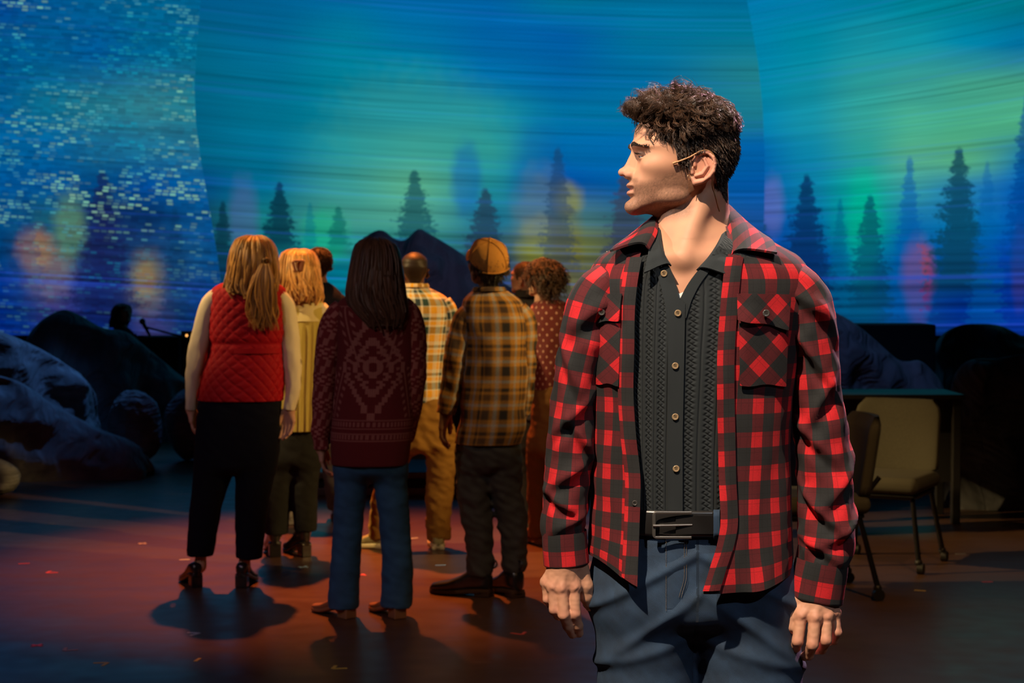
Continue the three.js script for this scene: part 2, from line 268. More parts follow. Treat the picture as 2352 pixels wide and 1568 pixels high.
// ---------------------------------------------------------------- rocks of the set
const ROCK = (() => {
  const b = tex(512, 512, (u, v) => { const k = 0.5 + 0.5 * fbm(u * 8, v * 8, 3, 5) + 0.25 * noise(u * 3 + v * 22, v * 30 - u * 8, 1); return [k, k, k]; }, false);
  const c = tex(512, 512, (u, v) => { const k = 1 + 0.8 * fbm(u * 7, v * 7, 8, 5) + 0.45 * fbm(u * 4 + v * 18, v * 22, 2, 3); return [0.13 * k, 0.132 * k, 0.14 * k]; });
  return std({ color: 0xffffff, map: c, roughness: 0.85, bumpMap: b, bumpScale: 0.03 });
})();
function rock(label, crest, d, o = {}) {
  const pts = resample(crest.map(([x, y]) => [x, y]), o.n ?? 90, 2), nz = 36, pos = [], uv = [], idx = [], front = o.front ?? 0.7, backw = o.back ?? 0.8;
  const org = P(crest[0][0], 627, d); org.y = 0;
  pts.forEach(([px, py], i) => {
    const c = P(px, py, d), h = Math.max(c.y, 0.02);
    for (let j = 0; j <= nz; j++) {
      const t = j / nz * 2 - 1, s = Math.abs(t);   // -1 back base .. 0 crest .. 1 front base
      let y = h * (1 - s ** (o.pow ?? 1.6)), z = (t < 0 ? -s * backw : s * front) * (0.35 + 0.65 * h / 1.1);
      const facet = o.facet ?? 1, q = c.x * 2.1 + y * 2.6 * facet, n1 = Math.abs(noise(q, y * 1.4 - c.x * 0.8, z * 1.5 + d)), n2 = fbm(c.x * 4, y * 4, z * 4 + d, 4);
      const k = sstep(0, 0.18, s) * (1 - 0.6 * sstep(0.8, 1, s));
      z += k * (0.3 * (0.25 - n1) + 0.09 * n2) * (o.amp ?? 1); y += k * 0.05 * n2 * h; if (y < 0 || j === 0 || j === nz) y = Math.min(y, 0) * 0;
      pos.push(c.x - org.x + k * 0.1 * n2, y, z); uv.push(c.x, (y + z) * 1.0);
    }
  });
  const N = nz + 1; for (let i = 0; i < pts.length - 1; i++) for (let j = 0; j < nz; j++) { const a = i * N + j; idx.push(a, a + N, a + 1, a + 1, a + N, a + N + 1); }
  const g = new THREE.BufferGeometry(); g.setAttribute('position', new THREE.Float32BufferAttribute(pos, 3)); g.setAttribute('uv', new THREE.Float32BufferAttribute(uv, 2)); g.setIndex(idx); g.computeVertexNormals();
  const m = mesh('rock', g, ROCK); m.position.copy(org); return top(m, 'scenery_rock', label, 'rock', 'sculpted rocks round the stage');
}
rock('blue-lit rounded rock at the edge of the stage, upper of the two ridges', [[-110, 735], [-30, 752], [30, 772], [110, 810], [170, 850], [205, 885], [216, 930], [222, 1000], [226, 1062]], 14.3, { front: 0.45, back: 0.5, pow: 2, amp: 0.55 });
rock('long low blue-lit rock slab sloping down to the stage floor', [[-130, 846], [-40, 856], [20, 868], [60, 885], [110, 920], [170, 955], [230, 985], [300, 1012], [330, 1040], [345, 1080]], 12.9, { front: 0.6, back: 0.5, pow: 1.7, amp: 0.5 });
rock('dark rock mound with the hidden musician behind it', [[50, 1020], [62, 800], [85, 745], [140, 712], [180, 722], [235, 752], [290, 762], [340, 800], [400, 850], [440, 885], [480, 950], [520, 1050]], 15.9, { front: 0.7, back: 0.3, amp: 0.7 });
rock('peaked dark blue rock rising behind the group', [[790, 1030], [812, 700], [830, 562], [842, 542], [866, 529], [884, 531], [905, 547], [930, 551], [960, 526], [985, 536], [1050, 575], [1090, 605], [1150, 645], [1230, 695], [1320, 760], [1380, 900], [1420, 1030]], 14.9, { front: 1.0, n: 140, amp: 0.9 });
rock('blue-grey rock sloping down behind the desk and chairs', [[1760, 640], [1830, 668], [1910, 712], [1960, 740], [2010, 780], [2060, 824], [2085, 830], [2112, 828], [2140, 850], [2165, 885], [2190, 960], [2210, 1110]], 12.6, { front: 0.5, amp: 0.6 });
rock('black rounded rock mound beside the black case', [[2120, 1020], [2140, 830], [2158, 775], [2200, 748], [2250, 743], [2295, 747], [2330, 762], [2400, 800], [2480, 850], [2520, 1000]], 14.8, { front: 0.7 });
rock('rough craggy rock lit faintly beside the desk', [[2150, 1120], [2172, 960], [2186, 880], [2205, 842], [2235, 825], [2290, 822], [2360, 812], [2430, 820], [2500, 860], [2540, 1120]], 11.3, { front: 0.35, back: 0.3, amp: 0.9, facet: 0.3 });
function boulder(label, px, py, d, r, seed, sy = 1) {
  const g = new THREE.IcosahedronGeometry(r, 5), p = g.attributes.position, q = V();
  for (let i = 0; i < p.count; i++) { q.fromBufferAttribute(p, i); const k = 1 + 0.34 * fbm(q.x * 4 + seed, q.y * 4, q.z * 4, 4); q.multiplyScalar(k); p.setXYZ(i, q.x, q.y * sy, q.z); }
  g.computeVertexNormals(); g.computeBoundingBox(); const m = mesh('rock', g, ROCK), c = P(px, py, d); m.position.set(c.x, Math.max(-g.boundingBox.min.y, 0), c.z); return top(m, 'scenery_rock', label, 'rock', 'sculpted rocks round the stage');
}
boulder('brownish boulder below the dark rock mound', 312, 950, 13.5, 0.21, 4, 1.45);
boulder('second brownish boulder beside the woman in the red vest', 436, 960, 13.9, 0.19, 21, 1.4);
boulder('pale rock catching yellow light at the frame edge', -12, 1030, 11.7, 0.17, 13, 0.7);

structure('trim_1', at(new THREE.BoxGeometry(12.6, 0.86, 0.06), 0, 0.43, -17.9), BLACK, 'low black masking strip in front of the screens', 'masking');
// ---------------------------------------------------------------- low platform upstage
{
  const g = thing('platform', 'low dark stage platform edge behind the legs of the group', 'platform', V(-0.32, 0, -12.1));
  const m = std({ color: lin(0.05, 0.03, 0.024), roughness: 0.45 });
  mesh('deck', at(rbox(2.3, 0.05, 0.8, 0.012), 0, 0.135, 0), m, g); mesh('riser', at(new THREE.BoxGeometry(2.2, 0.05, 0.7), 0, 0.085, 0), BLACK, g); mesh('step', at(rbox(2.3, 0.06, 0.9, 0.012), 0, 0.03, 0), m, g);
}
// ---------------------------------------------------------------- spike marks
{
  const cols = { pink: lin(0.8, 0.12, 0.2), white: lin(0.6, 0.62, 0.66), blue: lin(0.3, 0.5, 0.95), grey: lin(0.26, 0.26, 0.28), yellow: lin(0.75, 0.55, 0.1), red: lin(0.75, 0.1, 0.06) }, mats = {};
  const words = { 55: 'pink tape mark furthest from the group by the frame edge', 120: 'short pink tape mark beside the pink cross', 113: 'faint grey tape mark before the blue-lit slab', 306: 'faint grey tape mark left of the woman in the vest', 327: 'small white tape cross near the vest woman', 424: 'white tape mark at the heel of the vest woman', 696: 'pale blue tape cross behind the vest woman', 830: 'small pink tape mark between the blue jeans legs', 1012: 'blue tape mark behind the flared jeans', 949: 'white tape mark beside the cream sneakers', 445: 'white L of tape in front of the vest woman', 85: 'pink tape cross low at the frame edge', 163: 'grey L of tape beside the lower pink cross', 231: 'cream L of tape at the front of the stage', 781: 'yellow L of tape in front of the tan boots', 1203: 'red arrow of tape beside the man in flannel', 454: 'tiny yellow tape dot on the dark floor', 2268: 'pink tape mark on the floor beyond the chairs', 2113: 'cream tape mark under the chair caster', 2206: 'grey tape mark beside the rear chair leg' };
  for (const [px, py, c, kind, turn] of [[55, 1294, 'pink', 'i', 0.3], [120, 1315, 'pink', 'L', 0.2], [113, 1203, 'grey', 'i', 0.2], [306, 1190, 'grey', 'i', 0], [327, 1248, 'white', 'x', 0.3], [424, 1285, 'white', 'i', 0.2], [696, 1302, 'blue', 'x', 0.4], [830, 1320, 'pink', 'x', 0.4], [1012, 1298, 'blue', 'i', 0.1], [949, 1236, 'white', 'i', 0.5], [445, 1453, 'white', 'L', 2.9], [85, 1482, 'pink', 'x', 0.3], [163, 1493, 'grey', 'L', 0.4], [231, 1522, 'yellow', 'L', 3.3], [781, 1535, 'yellow', 'L', 0.2], [1203, 1454, 'red', 'L', 1.3], [454, 1515, 'yellow', 'i', 1.4], [2268, 1336, 'pink', 'i', 0.1], [2113, 1356, 'yellow', 'i', 2.8], [2206, 1272, 'grey', 'i', 0.1]]) {
    const p = G(px, py), l = 0.055, wd = 0.014, list = [];
    const arm = (a, x = 0, z = 0) => at(new THREE.BoxGeometry(l, 0.0012, wd), x, 0.0008, z, 0, a, 0);
    if (kind === 'x') list.push(arm(0.7), arm(-0.8)); else if (kind === 'L') list.push(arm(0), arm(1.25, -l * 0.35, -l * 0.48)); else list.push(arm(0));
    const g = merge(list); g.rotateY(turn); const m = mesh('tape', g, mats[c] ??= std({ color: cols[c], roughness: 0.6 })); m.position.copy(p); top(m, 'tape_mark', words[px], 'tape mark', 'spike tape marks on the stage floor');
  }
}
// ---------------------------------------------------------------- desk, case, chairs
{
  const dm = std({ color: lin(0.022, 0.02, 0.02), roughness: 0.6 }), wood = std({ color: lin(0.14, 0.07, 0.03), roughness: 0.5 });
  const a = P(1925, 893, 10.5), g = thing('desk', 'dark desk standing behind the upholstered chairs', 'desk', V(a.x, 0, a.z));
  mesh('desk_top', at(rbox(0.86, 0.03, 0.5, 0.006), 0.3, 0.762, -0.1), dm, g);
  mesh('front_panel', at(new THREE.BoxGeometry(0.78, 0.5, 0.02), 0.32, 0.49, 0.02), dm, g);
  for (const [x, z] of [[-0.09, 0.1], [-0.09, -0.3], [0.69, 0.1], [0.69, -0.3]]) mesh('leg', at(rbox(0.05, 0.747, 0.05, 0.006), x, 0.3735, z), x < 0 ? wood : dm, g);
  const c = P(2058, 745, 13.6), k = thing('equipment_case', 'black box-shaped case standing between the rocks', 'case', V(c.x, 0, c.z)), h = c.y;
  mesh('case_body', at(rbox(0.63, h - 0.05, 0.5, 0.015), 0, (h - 0.05) / 2 + 0.05, -0.25), BLACK, k);
  for (const [x, z] of [[-0.25, -0.05], [0.25, -0.05], [-0.25, -0.45], [0.25, -0.45]]) mesh('foot', at(new THREE.CylinderGeometry(0.03, 0.03, 0.05, 12), x, 0.025, z), BLACK, k);
}
{
  const cloth = (() => { const t = tex(128, 128, (u, v) => { const k = 0.8 + 0.5 * hash(Math.floor(u * 128), Math.floor(v * 128)); return [0.085 * k, 0.078 * k, 0.052 * k]; }); t.repeat.set(8, 8); return std({ color: 0xffffff, map: t, roughness: 0.95 }); })();
  const metal = std({ color: lin(0.06, 0.06, 0.062), roughness: 0.3, metalness: 0.85 }), rub = std({ color: lin(0.012, 0.012, 0.012), roughness: 0.5 });
  const make = (label, pos, turn) => {
    const g = thing('conference_chair', label, 'chair', pos, 'upholstered chairs on casters'); g.rotation.y = turn;
    const back = [], R = 0.26;   // curved backrest, wrapped round a vertical axis
    for (let i = 0; i <= 10; i++) { const y = lerp(0.45, 0.84, i / 10), tp = Math.min(1, (10 - i) / 1.6), bt = Math.min(1, i / 1.2 + 0.75), w = 0.225 * (0.8 + 0.2 * Math.sqrt(tp)) * bt; back.push({ c: V(0, y, -0.2 - 0.06 * i / 10), a: V(w, 0, 0), b: V(0, 0, 0.034 * Math.sqrt(clamp(0.2 + tp))), n: 4 }); }
    mesh('backrest', loft(back, { seg: 40, cap0: 0, cap1: 0, disp: (q) => 0 }), cloth, g).geometry.translate(0, 0, 0);
    const bp = g.children[0].geometry.attributes.position; for (let i = 0; i < bp.count; i++) bp.setZ(i, bp.getZ(i) + 0.9 * bp.getX(i) ** 2); g.children[0].geometry.computeVertexNormals();
    mesh('seat', at(rbox(0.47, 0.085, 0.46, 0.04, 4), 0, 0.435, 0.03), cloth, g);
    mesh('seat_pan', at(rbox(0.42, 0.02, 0.4, 0.008), 0, 0.385, 0.03), rub, g);
    for (const x of [-1, 1]) mesh('back_bracket', bar(V(x * 0.16, 0.39, -0.12), V(x * 0.17, 0.56, -0.25), 0.012), metal, g);
    for (const [x, z] of [[-1, 1], [1, 1], [-1, -1], [1, -1]]) {
      const f = V(x * 0.235, 0.062, z * 0.225 + 0.0); mesh('leg', bar(V(x * 0.19, 0.38, z * 0.17 + 0.02), f, 0.012, 0.0135), metal, g);
      const c = mesh('caster', at(new THREE.CylinderGeometry(0.027, 0.027, 0.03, 20), f.x + 0.012, 0.027, f.z, 0, 0, Math.PI / 2), rub, g); mesh('caster_housing', at(new THREE.SphereGeometry(0.02, 12, 8), f.x, 0.056, f.z), rub, c);
    }
    mesh('frame', merge([bar(V(-0.19, 0.372, 0.19), V(0.19, 0.372, 0.19), 0.011), bar(V(-0.19, 0.372, -0.15), V(0.19, 0.372, -0.15), 0.011), bar(V(-0.19, 0.372, 0.19), V(-0.19, 0.372, -0.15), 0.011), bar(V(0.19, 0.372, 0.19), V(0.19, 0.372, -0.15), 0.011)]), metal, g);
    return g;
  };
  
  make('olive grey upholstered chair on casters facing the camera before the desk', V(1.93, 0, -8.95), -0.5);
  make('upholstered chair on casters turned sideways, half hidden by the flannel sleeve', V(1.43, 0, -8.15), -Math.PI / 2 + 0.1);
}
// ---------------------------------------------------------------- bodies: distance fields turned into surfaces
const smin = (a, b, k) => { const h = clamp(0.5 + 0.5 * (b - a) / k); return lerp(b, a, h) - k * h * (1 - h); };
const smax = (a, b, k) => -smin(-a, -b, k);
function cone(ax, ay, az, ra, bx, by, bz, rb) {   // tapered capsule
  const dx = bx - ax, dy = by - ay, dz = bz - az, l = 1 / (dx * dx + dy * dy + dz * dz + 1e-12);
  return (x, y, z) => { const px = x - ax, py = y - ay, pz = z - az, t = clamp((px * dx + py * dy + pz * dz) * l), ex = px - dx * t, ey = py - dy * t, ez = pz - dz * t; return Math.sqrt(ex * ex + ey * ey + ez * ez) - (ra + (rb - ra) * t); };
}
function egg(cx, cy, cz, rx, ry, rz) {
  return (x, y, z) => { x -= cx; y -= cy; z -= cz; const a = x / rx, b = y / ry, c = z / rz, k0 = Math.sqrt(a * a + b * b + c * c), k1 = Math.sqrt((a / rx) ** 2 + (b / ry) ** 2 + (c / rz) ** 2) + 1e-9; return k0 < 1e-6 ? -Math.min(rx, ry, rz) : k0 * (k0 - 1) / k1; };
}
function surface(f, lo, hi, cell, colour, clip) {
  const B = 4, n = [0, 1, 2].map((k) => Math.ceil((hi[k] - lo[k]) / cell / B) * B), [nx, ny, nz] = n, sx = nx + 1, sy = ny + 1, S = sx * sy;
  const fld = new Float32Array(S * (nz + 1)).fill(NaN), vid = new Int32Array(S * (nz + 1)).fill(-1), act = [], pos = [], idx = [];
  const val = (i, j, k) => { const q = i + j * sx + k * S; let v = fld[q]; if (v !== v) { v = f(lo[0] + i * cell, lo[1] + j * cell, lo[2] + k * cell); fld[q] = v; } return v; };
  const reach = B * cell * 0.87 * 1.7 + cell;
  for (let k = 0; k < nz; k += B) for (let j = 0; j < ny; j += B) for (let i = 0; i < nx; i += B) if (Math.abs(f(lo[0] + (i + B / 2) * cell, lo[1] + (j + B / 2) * cell, lo[2] + (k + B / 2) * cell)) < reach) act.push([i, j, k]);
  const E = [[0, 1], [2, 3], [4, 5], [6, 7], [0, 2], [1, 3], [4, 6], [5, 7], [0, 4], [1, 5], [2, 6], [3, 7]], c = new Float32Array(8), cells = [];
  for (const [bi, bj, bk] of act) for (let k = bk; k < bk + B; k++) for (let j = bj; j < bj + B; j++) for (let i = bi; i < bi + B; i++) {
    let m = 0; for (let q = 0; q < 8; q++) { c[q] = val(i + (q & 1), j + ((q >> 1) & 1), k + (q >> 2)); if (c[q] < 0) m |= 1 << q; }
    if (m === 0 || m === 255) continue;
    let x = 0, y = 0, z = 0, w = 0;
    for (const [a, b] of E) if ((c[a] < 0) !== (c[b] < 0)) { const t = c[a] / (c[a] - c[b]); x += (a & 1) + t * ((b & 1) - (a & 1)); y += ((a >> 1) & 1) + t * (((b >> 1) & 1) - ((a >> 1) & 1)); z += (a >> 2) + t * ((b >> 2) - (a >> 2)); w++; }
    vid[i + j * sx + k * S] = pos.length / 3; pos.push(lo[0] + (i + x / w) * cell, lo[1] + (j + y / w) * cell, lo[2] + (k + z / w) * cell); cells.push(i, j, k);
  }
  const quad = (a, b, c2, d, flip) => { if (a < 0 || b < 0 || c2 < 0 || d < 0) return; flip ? idx.push(a, c2, b, a, d, c2) : idx.push(a, b, c2, a, c2, d); };
  for (let q = 0; q < cells.length; q += 3) {
    const i = cells[q], j = cells[q + 1], k = cells[q + 2], o = i + j * sx + k * S, v = fld[o] < 0;
    if (j && k && (fld[o + 1] < 0) !== v) quad(vid[o], vid[o - sx], vid[o - sx - S], vid[o - S], !v);
    if (i && k && (fld[o + sx] < 0) !== v) quad(vid[o], vid[o - S], vid[o - S - 1], vid[o - 1], !v);
    if (i && j && (fld[o + S] < 0) !== v) quad(vid[o], vid[o - 1], vid[o - 1 - sx], vid[o - sx], !v);
  }
  let index = idx; if (clip) { index = []; for (let q = 0; q < idx.length; q += 3) { const a = idx[q] * 3; if (clip(pos[a], pos[a + 1], pos[a + 2])) index.push(idx[q], idx[q + 1], idx[q + 2]); } }
  const g = new THREE.BufferGeometry(), N = pos.length / 3, nor = new Float32Array(N * 3), col = new Float32Array(N * 3), e = cell * 0.5;
  for (let q = 0; q < N; q++) {
    const x = pos[q * 3], y = pos[q * 3 + 1], z = pos[q * 3 + 2];
    let a = f(x + e, y, z) - f(x - e, y, z), b = f(x, y + e, z) - f(x, y - e, z), d = f(x, y, z + e) - f(x, y, z - e); const l = 1 / (Math.hypot(a, b, d) + 1e-12);
    nor[q * 3] = a * l; nor[q * 3 + 1] = b * l; nor[q * 3 + 2] = d * l; const cc = colour(x, y, z); col[q * 3] = cc[0]; col[q * 3 + 1] = cc[1]; col[q * 3 + 2] = cc[2];
  }
  g.setAttribute('position', new THREE.Float32BufferAttribute(pos, 3)); g.setAttribute('normal', new THREE.BufferAttribute(nor, 3)); g.setAttribute('color', new THREE.BufferAttribute(col, 3)); g.setIndex(index);
  return g;
}
function table(pairs, lo, hi) {   // smooth look-up, one entry a millimetre
  const p = pairs.slice().sort((a, b) => a[0] - b[0]), n = hi - lo + 1, t = new Float32Array(n);
  for (let i = 0; i < n; i++) { const y = lo + i; let k = 0; while (k < p.length - 2 && p[k + 1][0] < y) k++; const g = (q) => p[clamp(q, 0, p.length - 1)], s = clamp((y - p[k][0]) / (p[k + 1][0] - p[k][0])), h = p[k + 1][0] - p[k][0];
    const m = (q) => (q <= 0 || q >= p.length - 1) ? (g(q + 1)[1] - g(q - 1)[1]) / (g(q + 1)[0] - g(q - 1)[0] || 1) : (g(q + 1)[1] - g(q - 1)[1]) / (g(q + 1)[0] - g(q - 1)[0]), s2 = s * s, s3 = s2 * s;
    t[i] = (2 * s3 - 3 * s2 + 1) * p[k][1] + (s3 - 2 * s2 + s) * h * m(k) + (-2 * s3 + 3 * s2) * p[k + 1][1] + (s3 - s2) * h * m(k + 1); }
  return (y) => { const q = clamp(y - lo, 0, n - 1.001), i = Math.floor(q); return lerp(t[i], t[i + 1], q - i); };
}
// a head in millimetres: x to the person's left, y up, z forward, origin between the ears
function makeHead(o = {}) {
  const zf = table([[-80, 98], [-70, 105], [-60, 107], [-48, 104], [-34, 106], [-25, 107.5], [-14, 106], [5, 97], [20, 95], [33, 97], [45, 102], [60, 100]], -80, 60);
  const zb = table([[-80, 0], [-60, -22], [-40, -45], [-20, -60], [0, -74], [20, -83], [40, -87], [60, -86]], -80, 60);
  const wd = table([[-80, 26], [-70, 36], [-62, 43], [-50, 51], [-34, 57], [-14, 63], [5, 68], [20, 71], [40, 74], [60, 74]], -80, 60);
  const zc = table([[-80, 62], [-50, 36], [-20, 20], [0, 10], [20, 0], [40, -8], [60, -8]], -80, 60);
  const parts = [], cuts = [], nose = o.nose ?? 1;
  const A = (k, f) => parts.push([k, f]), C = (k, f) => cuts.push([k, f]);
  A(8, cone(0, 36, 97, 6.2, 0, 8, 110, 6.8)); A(6, cone(0, 34, 88, 9, 0, -2, 100, 14)); A(7, egg(0, -3, 116, 11, 9.5, 13.5 * nose));
  A(9, egg(0, -66, 100, 22, 15, 18)); A(16, cone(0, -58, 78, 18, 0, -62, 38, 30));
  for (const s of [-1, 1]) {
    A(5, egg(s * 12.5, -7.5, 107, 8.5, 8.2, 11.5)); A(12, egg(s * 27, 44, 88, 24, 7.5, 17)); A(18, egg(s * 47, 7, 58, 16, 13, 28)); A(12, egg(s * 44, -50, 34, 14, 14, 26));
    C(8, egg(s * 34, 26, 111, 16, 9.5, 16)); C(3, egg(s * 6, -12, 119, 3.6, 3.2, 6));
  }
  A(5, egg(0, -26.5, 105, 24, 5.4, 9.5)); A(5, egg(0, -41, 104, 20, 6.2, 10));
  C(2.5, egg(0, -34, 117, 25, 1.5, 10)); C(5, egg(0, -50, 119, 20, 4, 10)); C(5, egg(0, -18, 119, 4, 8, 6));
  const lids = [];
  for (const s of [-1, 1]) lids.push((x, y, z) => { const d = Math.hypot(x - s * 31, y - 26, z - 82); return Math.min(Math.max(d - 14.4, 24.6 + 0.1 * (z - 95) - y), Math.max(d - 13.9, y - 21.2)); });
  const ears = [];
  for (const s of [-1, 1]) {
    const X = (zz, e = 0) => s * (70.5 - Math.min(zz + 4, 10) * 0.42 + e), pts = [[-2, 4], [-1, 13], [-4, 21], [-13, 27], [-25, 26.5], [-34, 18], [-37, 6], [-34, -7], [-27, -16], [-17, -23]];
    for (let i = 0; i < pts.length - 1; i++) { const [a, b] = pts[i], [c, d] = pts[i + 1]; ears.push(cone(X(a), b, a, 3.1, X(c), d, c, 3.1)); }
    ears.push(cone(X(-14, -1), -24, -14, 4.6, X(-3, -2), -26, -3, 5.4), cone(X(-3, -2), -26, -3, 5.4, X(2, -2), -18, 2, 4));
    ears.push(cone(X(-18, -1), 16, -18, 2.6, X(-24, -1.5), 2, -24, 3), cone(X(-24, -1.5), 2, -24, 3, X(-15, -1), -11, -15, 3.2), cone(X(-15, -1), -11, -15, 3.2, X(-4, -1), -14, -4, 3.4), cone(X(3), -2, 3, 3.6, X(2), -9, 2, 3.4));
    ears.push((x, y, z) => { const p = [(x - X(z, -5.5)), y - 0, z + 17]; const e = Math.hypot(p[1] / 27, p[2] / 19) - 1; return Math.max(Math.abs(p[0]) - 2.4, e * 17); });
    ears.push(cone(s * 60, 2, -14, 10, s * 66, 2, -17, 5));
  }
  return (x, y, z) => {
    let yy = clamp(y, -80, 60), f = zf(yy), b = zb(yy), w = wd(yy), c = zc(yy), d;
    if (y > 60) { const t = clamp((y - 60) / 60), s = Math.sqrt(1 - t * t); f = 5 + (f - 5) * s; b = 5 + (b - 5) * s; w *= s; c = lerp(-8, 5, 1 - s); }
    const a = Math.max(z > c ? f - c : c - b, 0.5), q = (z - c) / a, p = x / Math.max(w, 0.5), n = y > 60 ? 2 : y > 40 ? lerp(2.7, 2, (y - 40) / 20) : y > -20 ? 2.7 : lerp(2.25, 2.7, clamp((y + 60) / 40)), k = (Math.abs(p) ** n + Math.abs(q) ** n) ** (1 / n);
    d = (k - 1) * Math.min(a, w) * 0.95; if (y > 117) d = Math.max(d, y - 119.5);
    d = smax(d, (-22 * (z - 18) - 95 * (y + 57)) / 97.5, 12);
    if (d > 60) return d - 10;
    const front = z > -8, ax = Math.abs(x);
    if (front) { for (const [kk, g] of parts) d = smin(d, g(x, y, z), kk); for (const [kk, g] of cuts) d = smax(d, -g(x, y, z), kk); for (const g of lids) d = smin(d, g(x, y, z), 1.5); }
    if (ax > 45 && z < 25 && z > -60 && y < 50) { let e = 99; for (const g of ears) e = smin(e, g(x, y, z), 1.6); d = smin(d, e, 3); }
    return d;
  };
}
const HEAD = makeHead();
// head placed in a body: origin between the ears, forward and up directions, scale; field in metres
function placeHead(org, fwd, up, s = 1) {
  const f = fwd.clone().normalize(), u = up.clone().addScaledVector(f, -up.dot(f)).normalize(), l = V().crossVectors(u, f), k = 1000 / s;
  const toLocal = (x, y, z) => { x -= org.x; y -= org.y; z -= org.z; return [(x * l.x + y * l.y + z * l.z) * k, (x * u.x + y * u.y + z * u.z) * k, (x * f.x + y * f.y + z * f.z) * k]; };
  const toWorld = (x, y, z) => V().copy(org).addScaledVector(l, x / k).addScaledVector(u, y / k).addScaledVector(f, z / k);
  const dir = (x, y, z) => V().addScaledVector(l, x).addScaledVector(u, y).addScaledVector(f, z);
  return { org, toLocal, toWorld, dir, k, field: (x, y, z) => { const q = toLocal(x, y, z); const r = Math.hypot(q[0], q[1] - 20, q[2] - 10); return r > 220 ? (r - 150) / k : HEAD(q[0], q[1], q[2]) / k; } };
}
function hairZone(x, y, z) {   // > 0 where hair grows, in head millimetres
  const line = y > 92 ? 80 : y > 73 ? lerp(70, 80, (y - 73) / 19) : y > 53 ? lerp(54, 70, (y - 53) / 20) : y > 41 ? lerp(35, 54, (y - 41) / 12) : y > 20 ? lerp(30, 35, (y - 20) / 21) : y > 4 ? lerp(25, 30, (y - 4) / 16) : -1000;
  let d = line - z;
  if (y < 26 && z < 8 && z > -40) d = Math.min(d, -40 - z + 2);       // round the ear
  if (y <= 4) d = Math.min(-41 - z + (y + 30) * 0.02, y + 64 - Math.max(0, (z + 60)) * 0.3);
  return d;
}
const SKIN = phy({ color: 0xffffff, vertexColors: true, roughness: 0.53, specularIntensity: 0.5, sheen: 0.1, sheenColor: lin(0.6, 0.3, 0.2), sheenRoughness: 0.6 });
// body field from joints (metres, group space). J: neck, chest, pelvis, sh/el/wr/hip/kn/an with [left, right]
function bodyField(J, r = 1) {
  const list = [], add = (a, ra, b, rb) => list.push(cone(a.x, a.y, a.z, ra * r, b.x, b.y, b.z, rb * r));
  add(J.neck, 0.056, J.throat, 0.053); add(J.chest, 0.1, J.pelvis, 0.105);
  for (const i of [0, 1]) { add(J.chest, 0.085, J.sh[i], 0.05); add(J.sh[i], 0.046, J.el[i], 0.036); add(J.el[i], 0.036, J.wr[i], 0.026); add(J.pelvis, 0.1, J.hip[i], 0.085); add(J.hip[i], 0.078, J.kn[i], 0.05); add(J.kn[i], 0.048, J.an[i], 0.036); add(J.an[i], 0.036, J.toe[i], 0.03); }
  add(J.chest, 0.08, J.neck, 0.06);
  return (x, y, z) => { let d = 9; for (const f of list) d = smin(d, f(x, y, z), 0.03); return d; };
}
// fingers: arrays of points from knuckle to tip (group space), radius in metres
function handField(wrist, knuckles, fingers, thumb, s = 1) {
  const list = [], palm = [];
  knuckles.forEach((k, i) => palm.push(cone(wrist.x * 0.75 + k.x * 0.25, wrist.y * 0.75 + k.y * 0.25, wrist.z * 0.75 + k.z * 0.25, 0.019 * s, k.x, k.y, k.z, 0.0118 * s)));
  fingers.forEach((f, i) => { const r0 = [0.0098, 0.0102, 0.0096, 0.0084][i] * s, fl = []; for (let q = 0; q < f.length - 1; q++) fl.push(cone(f[q].x, f[q].y, f[q].z, r0 * (1 - 0.07 * q), f[q + 1].x, f[q + 1].y, f[q + 1].z, r0 * (0.95 - 0.1 * q))); list.push(fl); });
  const tl = []; for (let q = 0; q < thumb.length - 1; q++) tl.push(cone(thumb[q].x, thumb[q].y, thumb[q].z, [0.017, 0.0125, 0.0108][q] * s, thumb[q + 1].x, thumb[q + 1].y, thumb[q + 1].z, [0.0125, 0.0112, 0.0085][q] * s));
  return (x, y, z) => {
    let d = 9; for (const f of palm) d = smin(d, f(x, y, z), 0.009 * s);
    for (const fl of list) { let e = 9; for (const f of fl) e = smin(e, f(x, y, z), 0.003 * s); d = smin(d, e, 0.0035 * s); }
    let e = 9; for (const f of tl) e = smin(e, f(x, y, z), 0.005 * s); return smin(d, e, 0.006 * s);
  };
}
const box3 = (pts, m) => { const lo = [9, 9, 9], hi = [-9, -9, -9]; for (const p of pts) [p.x, p.y, p.z].forEach((v, k) => { lo[k] = Math.min(lo[k], v - m); hi[k] = Math.max(hi[k], v + m); }); return [lo, hi]; };
